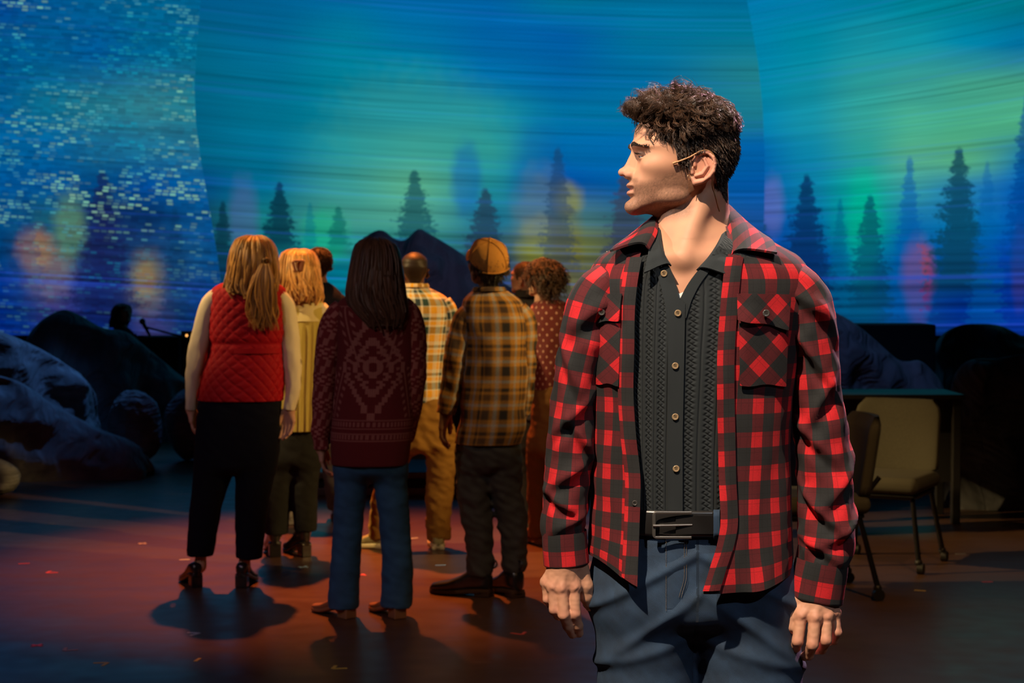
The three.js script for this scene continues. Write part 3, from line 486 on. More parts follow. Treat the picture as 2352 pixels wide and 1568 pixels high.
// thin cloth from a grid of points: both faces and the rim
function patch(grid, thick, uvs, inside) {
  const n = grid.length, m = grid[0].length, pos = [], uv = [], idx = [], front = [];
  if (Array.isArray(uvs)) { const u0 = uvs, cu = grid.map((r) => { let s = u0[0]; return r.map((p, j) => (s += j ? p.distanceTo(r[j - 1]) : 0)); }), cv = grid.map(() => []); for (let j = 0; j < m; j++) { let s = u0[1]; for (let i = 0; i < n; i++) { s -= i ? grid[i][j].distanceTo(grid[i - 1][j]) : 0; cv[i][j] = s; } } uvs = (i, j) => [cu[i][j], cv[i][j]]; }   // uv in metres along the cloth
  for (let i = 0; i < n; i++) for (let j = 0; j < m; j++) { pos.push(...grid[i][j].toArray()); uv.push(...uvs(i, j)); }
  for (let i = 0; i < n - 1; i++) for (let j = 0; j < m - 1; j++) { const a = i * m + j; front.push(a, a + m, a + 1, a + 1, a + m, a + m + 1); }
  const g = new THREE.BufferGeometry(); g.setAttribute('position', new THREE.Float32BufferAttribute(pos, 3)); g.setIndex(front); g.computeVertexNormals();
  const nr = g.attributes.normal, K = n * m, s = inside ?? -1;
  for (let q = 0; q < K; q++) { pos.push(pos[q * 3] + s * thick * nr.getX(q), pos[q * 3 + 1] + s * thick * nr.getY(q), pos[q * 3 + 2] + s * thick * nr.getZ(q)); uv.push(uv[q * 2], uv[q * 2 + 1]); }
  idx.push(...front); for (let q = 0; q < front.length; q += 3) idx.push(front[q] + K, front[q + 2] + K, front[q + 1] + K);
  const rim = []; for (let j = 0; j < m; j++) rim.push(j); for (let i = 1; i < n; i++) rim.push(i * m + m - 1); for (let j = m - 2; j >= 0; j--) rim.push((n - 1) * m + j); for (let i = n - 2; i > 0; i--) rim.push(i * m);
  const o = pos.length / 3; for (const r of rim) for (const q of [r, r + K]) { pos.push(pos[q * 3], pos[q * 3 + 1], pos[q * 3 + 2]); uv.push(uv[q * 2], uv[q * 2 + 1]); }
  for (let q = 0; q < rim.length; q++) { const a = o + q * 2, b = o + ((q + 1) % rim.length) * 2; idx.push(a, b, a + 1, b, b + 1, a + 1); }
  const h = new THREE.BufferGeometry(); h.setAttribute('position', new THREE.Float32BufferAttribute(pos, 3)); h.setAttribute('uv', new THREE.Float32BufferAttribute(uv, 2)); h.setIndex(idx); h.computeVertexNormals(); return h;
}
const curveV = (pts) => new THREE.CatmullRomCurve3(pts);
// woven check: bands [start, width, colour, strength] along each axis, in fractions of the repeat
function checkTex(size, base, warp, weft, twill = 90, soft = 0.004) {
  const band = (list, u) => { let c = null, k = 0; for (const [s, w, col, st] of list) { const d = Math.min(Math.abs(u - s - w / 2), 1 - Math.abs(u - s - w / 2)), e = 1 - sstep(w / 2 - soft, w / 2 + soft, d); if (e > 0.01) { c = c ? mm(c, col, e) : mm(base, col, e); k = Math.max(k, st * e); } } return c ?? base; };
  return tex(size, size, (u, v) => {
    const a = band(warp, u), b = band(weft, v), t = ((u * twill + v * twill) % 1 + 1) % 1, w = 0.5 + 0.22 * Math.sign(t - 0.5), c = mm(a, b, w), n = 0.86 + 0.28 * hash(Math.floor(u * size), Math.floor(v * size)) + 0.18 * noise(u * 30, v * 30);
    return [c[0] * n, c[1] * n, c[2] * n];
  });
}
const weave = (() => { const t = tex(256, 256, (u, v) => { const k = 0.5 + 0.25 * Math.sin((u + v) * Math.PI * 2 * 40) + 0.3 * (hash(Math.floor(u * 256), Math.floor(v * 256)) - 0.5); return [k, k, k]; }, false); return t; })();
// ---------------------------------------------------------------- the man in the red flannel shirt
{
  const D = 3.2, O = P(1590, 627, D); O.y = 0; const S = D / F;
  const M = (px, py, dz = 0) => P(px, py, D - dz).sub(O);
  const man = thing('person', 'man in open red and black check flannel shirt, dark knit polo and jeans', 'person', O);

  // --- cloth
  const flanT = tex(1024, 1024, (u, v) => {
    const b = (t) => 1 - sstep(0.225, 0.232, Math.abs(t - 0.24)), fine = (t) => (Math.abs(t - 0.34) < 0.012 || Math.abs(t - 0.62) < 0.01 || Math.abs(t - 0.86) < 0.01) ? 1 : 0, a = b(u), c = b(v), tw = ((u * 110 + v * 110) % 1) > 0.5 ? 1 : -1;
    const n = 0.86 + 0.26 * hash(Math.floor(u * 1024), Math.floor(v * 1024)) + 0.16 * noise(u * 24, v * 24) + 0.08 * tw, both = a * c, one = a + c - 2 * both;
    let q = [0.012, 0.013, 0.014]; q = mm(q, [0.09, 0.0048, 0.008], one); q = mm(q, [0.55, 0.008, 0.014], both); const l = 1 - 0.28 * Math.max(fine(u), fine(v)); return [q[0] * n * l, q[1] * n * l, q[2] * n * l];
  });
  flanT.repeat.set(1 / 0.06, 1 / 0.06);
  const flanB = weave.clone(); flanB.repeat.set(28, 28);
  const flannel = phy({ color: 0xffffff, map: flanT, roughness: 0.9, bumpMap: flanB, bumpScale: 0.0004, sheen: 0.05, sheenColor: lin(0.5, 0.08, 0.08), sheenRoughness: 0.6 });
  // half the flannel in shirt rows: [py, left px, right px, centre dz, half depth]
  const SH = [[500, 1528, 1672, -0.035, 0.05], [515, 1505, 1690, -0.03, 0.065], [540, 1462, 1738, -0.02, 0.082], [565, 1420, 1788, -0.012, 0.092], [595, 1375, 1836, -0.006, 0.102], [640, 1352, 1862, 0, 0.113], [700, 1352, 1856, 0.0, 0.122], [760, 1352, 1846, 0.0, 0.127], [850, 1356, 1830, 0, 0.128], [950, 1362, 1818, 0, 0.126], [1050, 1362, 1812, 0, 0.124], [1150, 1356, 1810, 0.002, 0.128], [1250, 1350, 1814, 0.005, 0.136], [1352, 1348, 1818, 0.008, 0.143]];
  const NS = 2.35, rowAt = (rows) => { const r = resample(rows, 160, 1); return (py) => { const t = clamp((py - r[0][0]) / (r[159][0] - r[0][0])) * 159; let i = Math.min(158, Math.floor(t)); while (i > 0 && r[i][0] > py) i--; while (i < 158 && r[i + 1][0] < py) i++; const s = clamp((py - r[i][0]) / (r[i + 1][0] - r[i][0])); return r[i].map((v, k) => lerp(v, r[i + 1][k], s)); }; };
  const shirtRow = rowAt(SH);
  const mkRow = ([py, l, r, dz, dh], n = NS, grow = 0) => { const c = M((l + r) / 2, py, dz); return { c, a: V((r - l) / 2 * S + grow, 0, 0), b: V(0, 0, dh + grow), n, py, l, r }; };
  const rowPy = (y) => 627 + (1.5 - y) / S;
  // where a row's front is seen, and the angle on the row at which an edge of the garment runs there
  const thetaOf = (row, edge, lo, hi) => { let z = row.c.z + row.b.z * 0.97, k = 0; for (let i = 0; i < 3; i++) { const py = clamp(627 + (row.py - 627) * D / (D - z), lo, hi); k = clamp((M(edge(py), py, z).x - row.c.x) / row.a.x, -0.999, 0.999); z = row.c.z + row.b.z * (1 - Math.abs(k) ** row.n) ** (1 / row.n); } return Math.acos(Math.sign(k) * Math.abs(k) ** (row.n / 2)); };
  const onRow = (rowFn, lo, hi, n, foldFn, px, py, lift) => { let z = 0.1, r, k, p; for (let i = 0; i < 4; i++) { p = M(px, py, z); r = mkRow(rowFn(clamp(rowPy(p.y), lo, hi)), n); k = clamp((p.x - r.c.x) / r.a.x, -0.998, 0.998); z = r.c.z + r.b.z * (1 - Math.abs(k) ** n) ** (1 / n); } const d = V(p.x - r.c.x, 0, z - r.c.z).normalize(); return M(px, py, z + foldFn(p) * d.z + lift); };
  const fold = (q) => { const x = q.x, y = q.y; return 0.006 * noise(x * 9 + 2 * y, y * 3.2, q.z * 6) + 0.005 * noise(x * 20 - y * 5, y * 7, 3.3 + q.z * 8) + 0.0016 * noise(x * 44, y * 22, 6); };
  const yH0 = M(1590, 1330).y, yH1 = M(1590, 1140).y;
  const hemWarp = (p) => { if (p.y < yH1) { const t = (yH1 - p.y) / (yH1 - yH0), side = sstep(0.09, 0.19, Math.abs(p.x)); p.z += t * t * 0.006 * Math.sin(p.x * 55 + 1); p.y += t * t * (p.x < 0 ? 0.052 : 0.02) * side; } return p; };
  const front = (px, py, lift = 0) => hemWarp(onRow(shirtRow, 500, 1352, NS, fold, px, py, lift));
  const edgeLeft = table([[500, 1520], [560, 1484], [620, 1468], [700, 1458], [800, 1456], [900, 1454], [1000, 1460], [1100, 1470], [1200, 1468], [1300, 1464], [1360, 1462]], 500, 1360);
  const edgeRight = table([[500, 1664], [560, 1672], [620, 1664], [700, 1656], [800, 1649], [900, 1648], [1000, 1650], [1100, 1652], [1200, 1656], [1250, 1648], [1300, 1632], [1360, 1613]], 500, 1360);
  {
    const rows = []; for (let i = 0; i <= 110; i++) rows.push(mkRow(shirtRow(lerp(500, 1330, i / 110))));
    const g = loft(rows, { seg: 150, R: 0.19, range: (r) => [thetaOf(r, edgeLeft, 500, 1360) - 2 * Math.PI, thetaOf(r, edgeRight, 500, 1360)], disp: (q) => fold(q) });
    const p = g.attributes.position, hq = V(); for (let i = 0; i < p.count; i++) { hemWarp(hq.fromBufferAttribute(p, i)); p.setXYZ(i, hq.x, hq.y, hq.z); }
    g.computeVertexNormals(); mesh('flannel_shirt', g, flannel, man);
  }
  const shirt = man.children[man.children.length - 1];
  // front bands
  for (const [side, ef, wpx] of [[-1, edgeLeft, 36], [1, edgeRight, 40]]) {
    const grid = []; for (let i = 0; i <= 90; i++) { const py = lerp(590, side < 0 ? 1352 : 1356, i / 90), e = ef(py), row = []; for (let j = 0; j <= 6; j++) row.push(front(e + (side < 0 ? -1 : 1) * (wpx * (1 - j / 6)) + (side < 0 ? 1 : -1), py, 0.0045 + 0.002 * Math.sin(j / 6 * Math.PI))); grid.push(row); }
    const b = mesh('front_band', patch(grid, 0.002, [0.4 * side, side > 0 ? 0.02 : 0], side < 0 ? -1 : 1), flannel, shirt);
  }
  // pockets and flaps, cut on the bias
  const btnDark = phy({ color: lin(0.06, 0.055, 0.05), roughness: 0.25, clearcoat: 0.6 }), btnHorn = phy({ color: lin(0.32, 0.22, 0.12), roughness: 0.22, clearcoat: 0.8 });
  function button(p, r, mat, parent, tiltX = 0) {
    const prof = [[0.0005, 0.0012], [r * 0.45, 0.0011], [r * 0.62, 0.002], [r * 0.85, 0.0024], [r, 0.0012], [r * 0.96, 0], [0.0005, 0]].map(([a, b]) => new THREE.Vector2(a, b)), g = new THREE.LatheGeometry(prof, 22); g.rotateX(Math.PI / 2 - tiltX); g.translate(p.x, p.y, p.z);
    const b = mesh('button', g, mat, parent); const h = []; for (const [x, y] of [[1, 1], [-1, 1], [1, -1], [-1, -1]]) { const c = new THREE.CylinderGeometry(r * 0.11, r * 0.11, 0.0006, 8); c.rotateX(Math.PI / 2); c.translate(p.x + x * r * 0.2, p.y + y * r * 0.2, p.z + 0.0016); h.push(c); }
    mesh('button_holes', merge(h), std({ color: lin(0.01, 0.01, 0.01), roughness: 0.8 }), b); return b;
  }
  function pocket(name, outline, lift, bx, by, puff) {   // outline: top left, top right, bottom right, bottom left
    const [a, b, c, d] = outline, n = 26, m = 30, grid = [], ca = Math.SQRT1_2;
    for (let i = 0; i <= n; i++) { const v = i / n, row = []; for (let j = 0; j <= m; j++) { const u = j / m, px = lerp(lerp(a[0], b[0], u), lerp(d[0], c[0], u), v), py = lerp(lerp(a[1], b[1], u), lerp(d[1], c[1], u), v) + (v > 0.5 ? 5 * Math.sin(u * 8 + bx) * (v - 0.5) : 0); row.push(front(px, py, lift + puff * sstep(0.25, 1, v) * (0.7 + 0.5 * Math.sin(u * 7 + bx)))); } grid.push(row); }
    return mesh(name, patch(grid, 0.0022, (i, j) => { const x = grid[i][j].x + bx, y = grid[i][j].y + by; return [(x + y) * ca, (y - x) * ca]; }), flannel, shirt);
  }
  pocket('chest_pocket', [[1352, 742], [1425, 742], [1420, 885], [1362, 880]], 0.0065, 0.01, 0, 0.002);
  pocket('chest_pocket', [[1698, 742], [1812, 742], [1806, 885], [1700, 885]], 0.0055, 0.02, 0, 0.002);
  const fl = pocket('pocket_flap', [[1360, 674], [1428, 674], [1420, 735], [1345, 746]], 0.011, 0.012, 0.004, 0.007), fr = pocket('pocket_flap', [[1694, 674], [1818, 676], [1812, 756], [1694, 734]], 0.0095, 0.03, 0.018, 0.007);
  button(front(1382, 717, 0.0205), 0.0062, btnDark, fl); button(front(1760, 719, 0.019), 0.0066, btnDark, fr);
  button(front(1458, 1155, 0.006), 0.005, btnDark, shirt);
  // collar
  const collar = (inner, outer, lift, mat, thick, name, parent, R) => {
    const ci = curveV(inner.map((p) => M(...p))), co = curveV(outer.map((p) => M(...p))), n = 90, m = 12, grid = [];
    for (let i = 0; i <= n; i++) { const a = ci.getPoint(i / n), b = co.getPoint(i / n), row = []; for (let j = 0; j <= m; j++) { const t = j / m, q = a.clone().lerp(b, t); q.y += lift * Math.sin(Math.PI * Math.sqrt(t)); q.z += 0.003 * noise(i * 0.12, j * 0.2); row.push(q); } grid.push(row); }
    return mesh(name, patch(grid.map((r, i) => r), thick, [R, 0], 1), mat, parent);
  };
  collar([[1488, 574, 0.088], [1504, 545, 0.06], [1512, 512, 0.005], [1535, 486, -0.05], [1595, 474, -0.085], [1646, 468, -0.065], [1664, 496, -0.01], [1676, 540, 0.05], [1680, 592, 0.092]],
    [[1402, 579, 0.085], [1420, 563, 0.02], [1448, 546, -0.05], [1510, 530, -0.115], [1595, 525, -0.14], [1690, 515, -0.115], [1745, 538, -0.05], [1774, 558, 0.02], [1784, 584, 0.092]], 0.012, flannel, 0.004, 'collar', shirt, 0.5);

  // --- sleeves: [px, py, dz, half width px, half depth]
  const sleeveRows = (list, n) => { const r = resample(list.map(([px, py, dz, w, dh]) => { const p = M(px, py, dz); return [p.x, p.y, p.z, w * S, dh]; }), n); return r.map((q, i) => { const a = r[Math.max(0, i - 1)], b = r[Math.min(n - 1, i + 1)], T = V(b[0] - a[0], b[1] - a[1], 0).normalize(); return { c: V(q[0], q[1], q[2]), a: V(-T.y, T.x, 0).multiplyScalar(q[3]), b: V(0, 0, q[4]), n: 2.15 }; }); };
  const creases = (list, seed) => (q, th, v, t) => {
    let d = 0.003 * noise(th * 1.3 + v * 5, v * 16, seed) + 0.0025 * noise(th * 2.2 - v * 14, v * 30, seed + 4);
    for (const [v0, slope, w, amp, th0, spread] of list) { let e = th - th0; while (e > Math.PI) e -= 2 * Math.PI; while (e < -Math.PI) e += 2 * Math.PI; const s = (v - v0 - slope * e) / w; d += amp * Math.exp(-e * e / (spread * spread)) * (Math.exp(-s * s) - 0.8 * Math.exp(-((s - 1.4) ** 2))); }
    return 1.35 * d * sstep(0, 0.12, t);
  };
  const HP = Math.PI / 2;
  const armA = [[1436, 620, -0.01, 34, 0.06], [1400, 646, 0, 50, 0.075], [1370, 690, 0, 62, 0.082], [1352, 760, 0, 62, 0.078], [1333, 840, 0.0, 56, 0.072], [1318, 920, 0.005, 52, 0.066], [1312, 1000, 0.01, 53, 0.063], [1305, 1080, 0.015, 53, 0.061], [1299, 1150, 0.02, 52, 0.058], [1294, 1200, 0.026, 50, 0.055], [1296, 1228, 0.028, 47, 0.05]];
  const armB = [[1776, 620, -0.01, 32, 0.06], [1814, 644, 0, 50, 0.075], [1844, 690, 0, 62, 0.082], [1856, 760, 0, 62, 0.078], [1866, 840, 0.0, 58, 0.074], [1876, 920, 0.005, 60, 0.07], [1887, 1000, 0.01, 62, 0.067], [1893, 1080, 0.015, 62, 0.065], [1896, 1150, 0.022, 64, 0.062], [1898, 1215, 0.03, 66, 0.06], [1894, 1262, 0.034, 62, 0.057], [1884, 1298, 0.036, 56, 0.053]];
  const cA = creases([[0.1, 0.05, 0.02, 0.008, HP, 0.9], [0.2, -0.06, 0.018, 0.007, 2.2, 0.8], [0.29, 0.04, 0.014, 0.008, HP, 0.8], [0.34, -0.05, 0.014, 0.008, 1.0, 0.8], [0.4, 0.03, 0.013, 0.007, HP, 1.0], [0.45, -0.02, 0.011, 0.007, 1.9, 0.9], [0.485, 0.02, 0.01, 0.006, 1.2, 0.9]], 3);
  const cB = creases([[0.1, -0.06, 0.022, 0.009, 1.3, 0.9], [0.17, -0.09, 0.018, 0.009, 1.9, 0.8], [0.26, 0.06, 0.018, 0.008, 1.6, 0.8], [0.33, -0.05, 0.018, 0.008, 2.1, 0.8], [0.41, 0.05, 0.016, 0.009, 1.0, 0.8], [0.46, -0.05, 0.014, 0.009, 2.0, 0.8], [0.5, 0.03, 0.012, 0.009, 1.1, 0.9], [0.535, -0.02, 0.01, 0.006, 1.9, 0.9]], 8);
  for (const [rows, cr, cuff] of [[armA, cA, [[1296, 1218, 0.03, 51, 0.05], [1298, 1255, 0.034, 52, 0.046], [1301, 1294, 0.038, 52, 0.042]]], [armB, cB, [[1888, 1288, 0.038, 60, 0.052], [1881, 1330, 0.041, 62, 0.048], [1873, 1375, 0.044, 62, 0.044]]]]) {
    const sl = mesh('sleeve', loft(sleeveRows(rows, 110), { seg: 72, R: 0.058, disp: cr, cap0: 0 }), flannel, shirt);
    mesh('cuff', loft(hem(sleeveRows(cuff, 24), 0.03, 0.005), { seg: 64, R: 0.05, disp: (q, th, v) => 0.0012 * noise(th * 2, v * 30) }), flannel, sl);
  }

  // --- knit polo
  const knitB = tex(1024, 1024, (u, v) => {   // one repeat is 0.1 m wide and 0.1 m tall: cables between ribs
    const x = u * 4 % 1, ph = v * 5, w = Math.sin(ph * Math.PI * 2), a = 0.5 + 0.17 * w, b = 0.5 - 0.17 * w, g = (c) => Math.exp(-(((x - c) / 0.1) ** 2));
    let h = 0.2; if (x > 0.16 && x < 0.84) h = 0.15 + 0.75 * Math.max(g(a) * (0.75 + 0.25 * Math.cos(ph * 6.283)), g(b) * (0.75 - 0.25 * Math.cos(ph * 6.283))); else h = 0.12 + 0.5 * Math.exp(-(((((x + 0.5) % 1) - 0.5) / 0.05) ** 2));
    h += 0.05 * Math.sin(v * 6.283 * 60) * Math.sin(u * 6.283 * 60); return [h, h, h];
  }, false); knitB.repeat.set(10, 10);
  const knit = phy({ color: lin(0.013, 0.018, 0.021), roughness: 0.92, bumpMap: knitB, bumpScale: 0.0045, sheen: 0.2, sheenColor: lin(0.3, 0.34, 0.36), sheenRoughness: 0.6 });
  const ribB = weave.clone(); ribB.repeat.set(14, 14);
  const plainKnit = phy({ color: lin(0.014, 0.019, 0.022), roughness: 0.95, bumpMap: ribB, bumpScale: 0.0006, sheen: 0.25, sheenColor: lin(0.3, 0.34, 0.36), sheenRoughness: 0.6 });
  const PO = [[530, 1506, 1684, -0.02, 0.07], [560, 1450, 1745, -0.005, 0.088], [600, 1408, 1800, 0, 0.1], [650, 1385, 1822, 0, 0.108], [720, 1378, 1826, 0, 0.116], [850, 1380, 1806, 0, 0.12], [1000, 1384, 1790, 0, 0.116], [1100, 1382, 1790, 0, 0.113], [1180, 1382, 1790, 0, 0.11]];
  const poloRow = rowAt(PO), vL = table([[530, 1512], [560, 1514], [612, 1536], [650, 1550], [690, 1560]], 530, 690), vR = table([[530, 1674], [560, 1654], [594, 1628], [622, 1604], [655, 1580], [690, 1562]], 530, 690);
  const poloFold = (q) => 0.0018 * noise(q.x * 12, q.y * 5, 1) + 0.001 * noise(q.x * 30, q.y * 12, 4);
  const poloFront = (px, py, lift = 0) => onRow(poloRow, 530, 1180, NS, poloFold, px, py, lift);
  {
    const rows = []; for (let i = 0; i <= 170; i++) rows.push(mkRow(poloRow(lerp(530, 1158, i / 170))));
    const g = loft(rows, { seg: 110, R: 0.175, range: (r) => [thetaOf(r, (y) => y < 690 ? vL(y) : 1560, 530, 1180) - 2 * Math.PI, thetaOf(r, (y) => y < 690 ? vR(y) : 1561, 530, 1180)], disp: (q) => poloFold(q) });
    const polo = mesh('knit_polo', g, knit, man);
    const strip = (a, b, y0, y1, lift, n = 60) => { const grid = []; for (let i = 0; i <= n; i++) { const py = lerp(y0, y1, i / n), row = []; for (let j = 0; j <= 6; j++) row.push(poloFront(lerp(a(py), b(py), j / 6), py, lift)); grid.push(row); } return patch(grid, 0.003, [0, 0]); };
    mesh('button_band', strip((y) => y < 690 ? vL(y) - 34 : lerp(1526, 1534, clamp((y - 690) / 60)), (y) => y < 690 ? vL(y) + 2 : 1574 - 6 * clamp((y - 700) / 300), 612, 1178, 0.0045), plainKnit, polo);
    mesh('placket_edge', strip((y) => vR(Math.min(y, 690)) - 2, (y) => vR(Math.min(y, 690)) + 26 - Math.max(0, y - 690) * 0.3, 600, 730, 0.003, 30), plainKnit, polo);
    for (const [px, py] of [[1525, 628], [1557, 719], [1551, 840], [1551, 957], [1553, 1076]]) button(poloFront(px, py, 0.0055), 0.0062, btnHorn, polo);
    collar([[1540, 612, 0.104], [1524, 586, 0.09], [1516, 552, 0.055], [1524, 515, -0.005], [1560, 494, -0.055], [1598, 490, -0.072], [1640, 490, -0.055], [1664, 515, -0.005], [1655, 552, 0.055], [1628, 594, 0.092], [1602, 622, 0.108]],
      [[1480, 628, 0.116], [1486, 600, 0.1], [1494, 562, 0.068], [1506, 532, 0.0], [1540, 520, -0.08], [1598, 520, -0.1], [1660, 520, -0.08], [1685, 532, 0.0], [1683, 570, 0.068], [1676, 602, 0.1], [1664, 630, 0.118]], 0.006, plainKnit, 0.003, 'polo_collar', polo, 0.4);
    // the white undershirt in the V
    const ug = []; for (let i = 0; i <= 8; i++) { const row = []; for (let j = 0; j <= 10; j++) { const px = lerp(1540, 1582, j / 10), py = lerp(674, 720, i / 8) + 10 * Math.abs(j / 5 - 1) * (i < 1 ? -1 : 0); row.push(poloFront(px, py, -0.004)); } ug.push(row); }
    mesh('undershirt', patch(ug, 0.0015, (i, j) => [j, i]), std({ color: lin(0.75, 0.74, 0.72), roughness: 0.9 }), man);
  }

  // --- jeans, belt
  const denimT = tex(512, 512, (u, v) => { const t = ((u * 120 + v * 120) % 1), k = 0.8 + 0.75 * fbm(u * 4, v * 3, 2, 4) + (t > 0.5 ? 0.16 : -0.12) + 0.2 * (hash(Math.floor(u * 512), Math.floor(v * 512)) - 0.5); return [0.02 * k, 0.048 * k, 0.098 * k]; });
  denimT.repeat.set(5, 5);
  const denimB = weave.clone(); denimB.repeat.set(14, 14);
  const denim = std({ color: 0xffffff, map: denimT, roughness: 0.85, bumpMap: denimB, bumpScale: 0.0006 });
  const HI = [[1150, 1396, 1778, 0, 0.104], [1176, 1390, 1784, 0, 0.106], [1235, 1378, 1804, 0, 0.11], [1300, 1366, 1824, 0, 0.114], [1370, 1360, 1834, 0.0, 0.116], [1430, 1362, 1838, 0, 0.116]];
  const jean = new THREE.Group(); jean.name = 'jeans'; man.add(jean);
  const jf = (q, th, v) => 0.004 * noise(q.x * 8, q.y * 9, q.z * 6 + 2) + 0.003 * noise(q.x * 22 + q.y * 14, q.y * 16, 5);
  const hipRow = rowAt(HI), pyOf = (y) => 627 + (1.5 - y) / S;
  {
    const yB = M(1590, 1428).y, yT = M(1590, 1152).y, legC = [];
    for (const n of [0, 1]) { const L = [[n ? 1712 : 1472, 1360, 0.092], [n ? 1718 : 1481, 1480, n ? 0.095 : 0.087], [n ? 1722 : 1482, 1568, n ? 0.094 : 0.086]].map(([px, py, r]) => { const p = M(px, py, 0.004); return [p.x, p.y, p.z, r]; }), x = L[2][0]; L.push([x + (n ? 0.012 : -0.008), 0.62, 0.008, 0.079], [x + (n ? 0.015 : -0.01), 0.46, 0.012, 0.072], [x + (n ? 0.02 : -0.015), 0.3, -0.004, 0.067], [x + (n ? 0.025 : -0.02), 0.12, -0.01, 0.063]); legC.push(L.slice(1).map((q, i) => cone(...L[i], ...q))); }
    const f = (x, y, z) => {
      const r = hipRow(clamp(pyOf(y), 1150, 1430)), cx = ((r[1] + r[2]) / 2 - 1590) * S, a = (r[2] - r[1]) / 2 * S, b = r[4], k = (Math.abs((x - cx) / a) ** 2.3 + Math.abs(z / b) ** 2.3) ** (1 / 2.3); let d = (k - 1) * b * 0.9; d = smax(d, yB - y, 0.05); d = smax(d, y - yT, 0.004);
      for (const L of legC) { let e = 9; for (const g of L) e = smin(e, g(x, y, z), 0.01); d = smin(d, e, 0.028); }
      const cr = 0.006 * Math.exp(-(((y - 1.0 + 0.55 * Math.abs(x)) / 0.012) ** 2)) + 0.005 * Math.exp(-(((y - 0.93 + 0.75 * Math.abs(x - 0.01)) / 0.014) ** 2)) + 0.005 * Math.exp(-(((y - 0.84 + 0.3 * Math.abs(x)) / 0.012) ** 2));
      d = smax(d, 0.07 - y, 0.003); return d - 0.5 * jf({ x, y, z }) - (z > 0 ? cr * sstep(0.2, 0.12, Math.abs(Math.abs(x) - 0.1)) : 0);
    };
    for (const [y0, y1, cell] of [[0.7, 1.09, 0.005], [0.06, 0.71, 0.009]]) {
      const g = surface(f, [-0.26, y0 - 0.01, -0.17], [0.26, y1, 0.17], cell, () => [1, 1, 1], (x, y) => y0 < 0.5 || y > 0.705), p = g.attributes.position, uv = new Float32Array(p.count * 2);
      for (let i = 0; i < p.count; i++) { const x = p.getX(i), z = p.getZ(i); const y = p.getY(i), lx = x - (x < 0 ? -0.095 : 0.1), an = Math.atan2(lx, z); uv[i * 2] = an * 0.09 + y * 0.05; uv[i * 2 + 1] = y - x * 0.05; } g.setAttribute('uv', new THREE.BufferAttribute(uv, 2)); g.deleteAttribute('color'); mesh(y0 > 0.5 ? 'upper_jeans' : 'trouser_legs', g, denim, jean);
    }
  }
  {
    const hz = (px, py, lift) => onRow(hipRow, 1150, 1430, 2.3, jf, px, py, lift);
    const grid = []; for (let i = 0; i <= 30; i++) { const py = lerp(1232, 1398, i / 30), row = []; for (let j = 0; j <= 8; j++) { const px = lerp(1527, lerp(1582, 1560, sstep(0.6, 1, i / 30)), j / 8); row.push(hz(px, py, 0.0015 + 0.002 * Math.sin(j / 8 * Math.PI))); } grid.push(row); }
    const fly = mesh('fly', patch(grid, 0.003, [0, 0]), denim, jean);
    const st = std({ color: lin(0.2, 0.13, 0.06), roughness: 0.8 }), stitches = [];
    for (const off of [1530, 1572, 1577]) for (let i = 0; i < 42; i++) { const a = lerp(1236, off > 1550 ? 1372 : 1404, i / 42), b = a + 2.2; const sh = (py) => off > 1550 ? off - 14 * sstep(0.55, 1, (py - 1236) / 150) : off; stitches.push(bar(hz(sh(a), a, 0.0045), hz(sh(b), b, 0.0045), 0.0004, 0.0004, 5)); }
    mesh('stitching', merge(stitches), st, fly);
    const leather = phy({ color: lin(0.01, 0.009, 0.009), roughness: 0.32, clearcoat: 0.3, clearcoatRoughness: 0.3 }), steel = std({ color: lin(0.36, 0.33, 0.3), roughness: 0.34, metalness: 0.9 });
    const belt = new THREE.Group(); belt.name = 'belt'; man.add(belt);
    const br = []; for (const [py, o] of [[1153, 0.002], [1156, 0.006], [1161, 0.007], [1184, 0.0075], [1204, 0.007], [1209, 0.006], [1212, 0.002]]) br.push(mkRow(hipRow(py), 2.3, o + 0.003));
    mesh('strap', loft(br, { seg: 90, R: 0.19 }), leather, belt);
    const bx = hz(1551, 1205, 0.016), sh = new THREE.Shape(), w = 0.034, h = 0.0235, r = 0.008; sh.moveTo(-w + r, -h); sh.lineTo(w, -h); sh.lineTo(w, -h + 0.0026); sh.lineTo(-w + 0.004, -h + 0.0026); sh.lineTo(-w + 0.004, h - 0.0026); sh.lineTo(w, h - 0.0026); sh.lineTo(w, h); sh.lineTo(-w + r, h); sh.quadraticCurveTo(-w, h, -w, h - r); sh.lineTo(-w, -h + r); sh.quadraticCurveTo(-w, -h, -w + r, -h);
    const bg = new THREE.ExtrudeGeometry(sh, { depth: 0.003, bevelEnabled: true, bevelSize: 0.001, bevelThickness: 0.001, bevelSegments: 2 }); bg.translate(bx.x - 0.006, bx.y, bx.z); const bk = mesh('buckle', bg, steel, belt);
    mesh('prong', bar(V(bx.x - 0.04, bx.y - 0.001, bx.z + 0.005), V(bx.x + 0.03, bx.y, bx.z + 0.001), 0.0022, 0.0018), steel, bk);
    const tip = []; for (let i = 0; i <= 4; i++) { const row = []; for (let j = 0; j <= 14; j++) row.push(hz(lerp(1552, 1650, j / 14), lerp(1184, 1226, i / 4), 0.0145)); tip.push(row); } mesh('strap_end', patch(tip, 0.003, (i, j) => [j, i]), leather, belt);
    const lp = []; for (let i = 0; i <= 8; i++) { const row = []; for (let j = 0; j <= 3; j++) row.push(hz(lerp(1637, 1651, j / 3) + 2, lerp(1170, 1240, i / 8), 0.018 - 0.012 * (Math.abs(i - 4) > 3 ? 1 : 0))); lp.push(row); } mesh('belt_loop', patch(lp, 0.002, [0, 0]), denim, jean);
  }
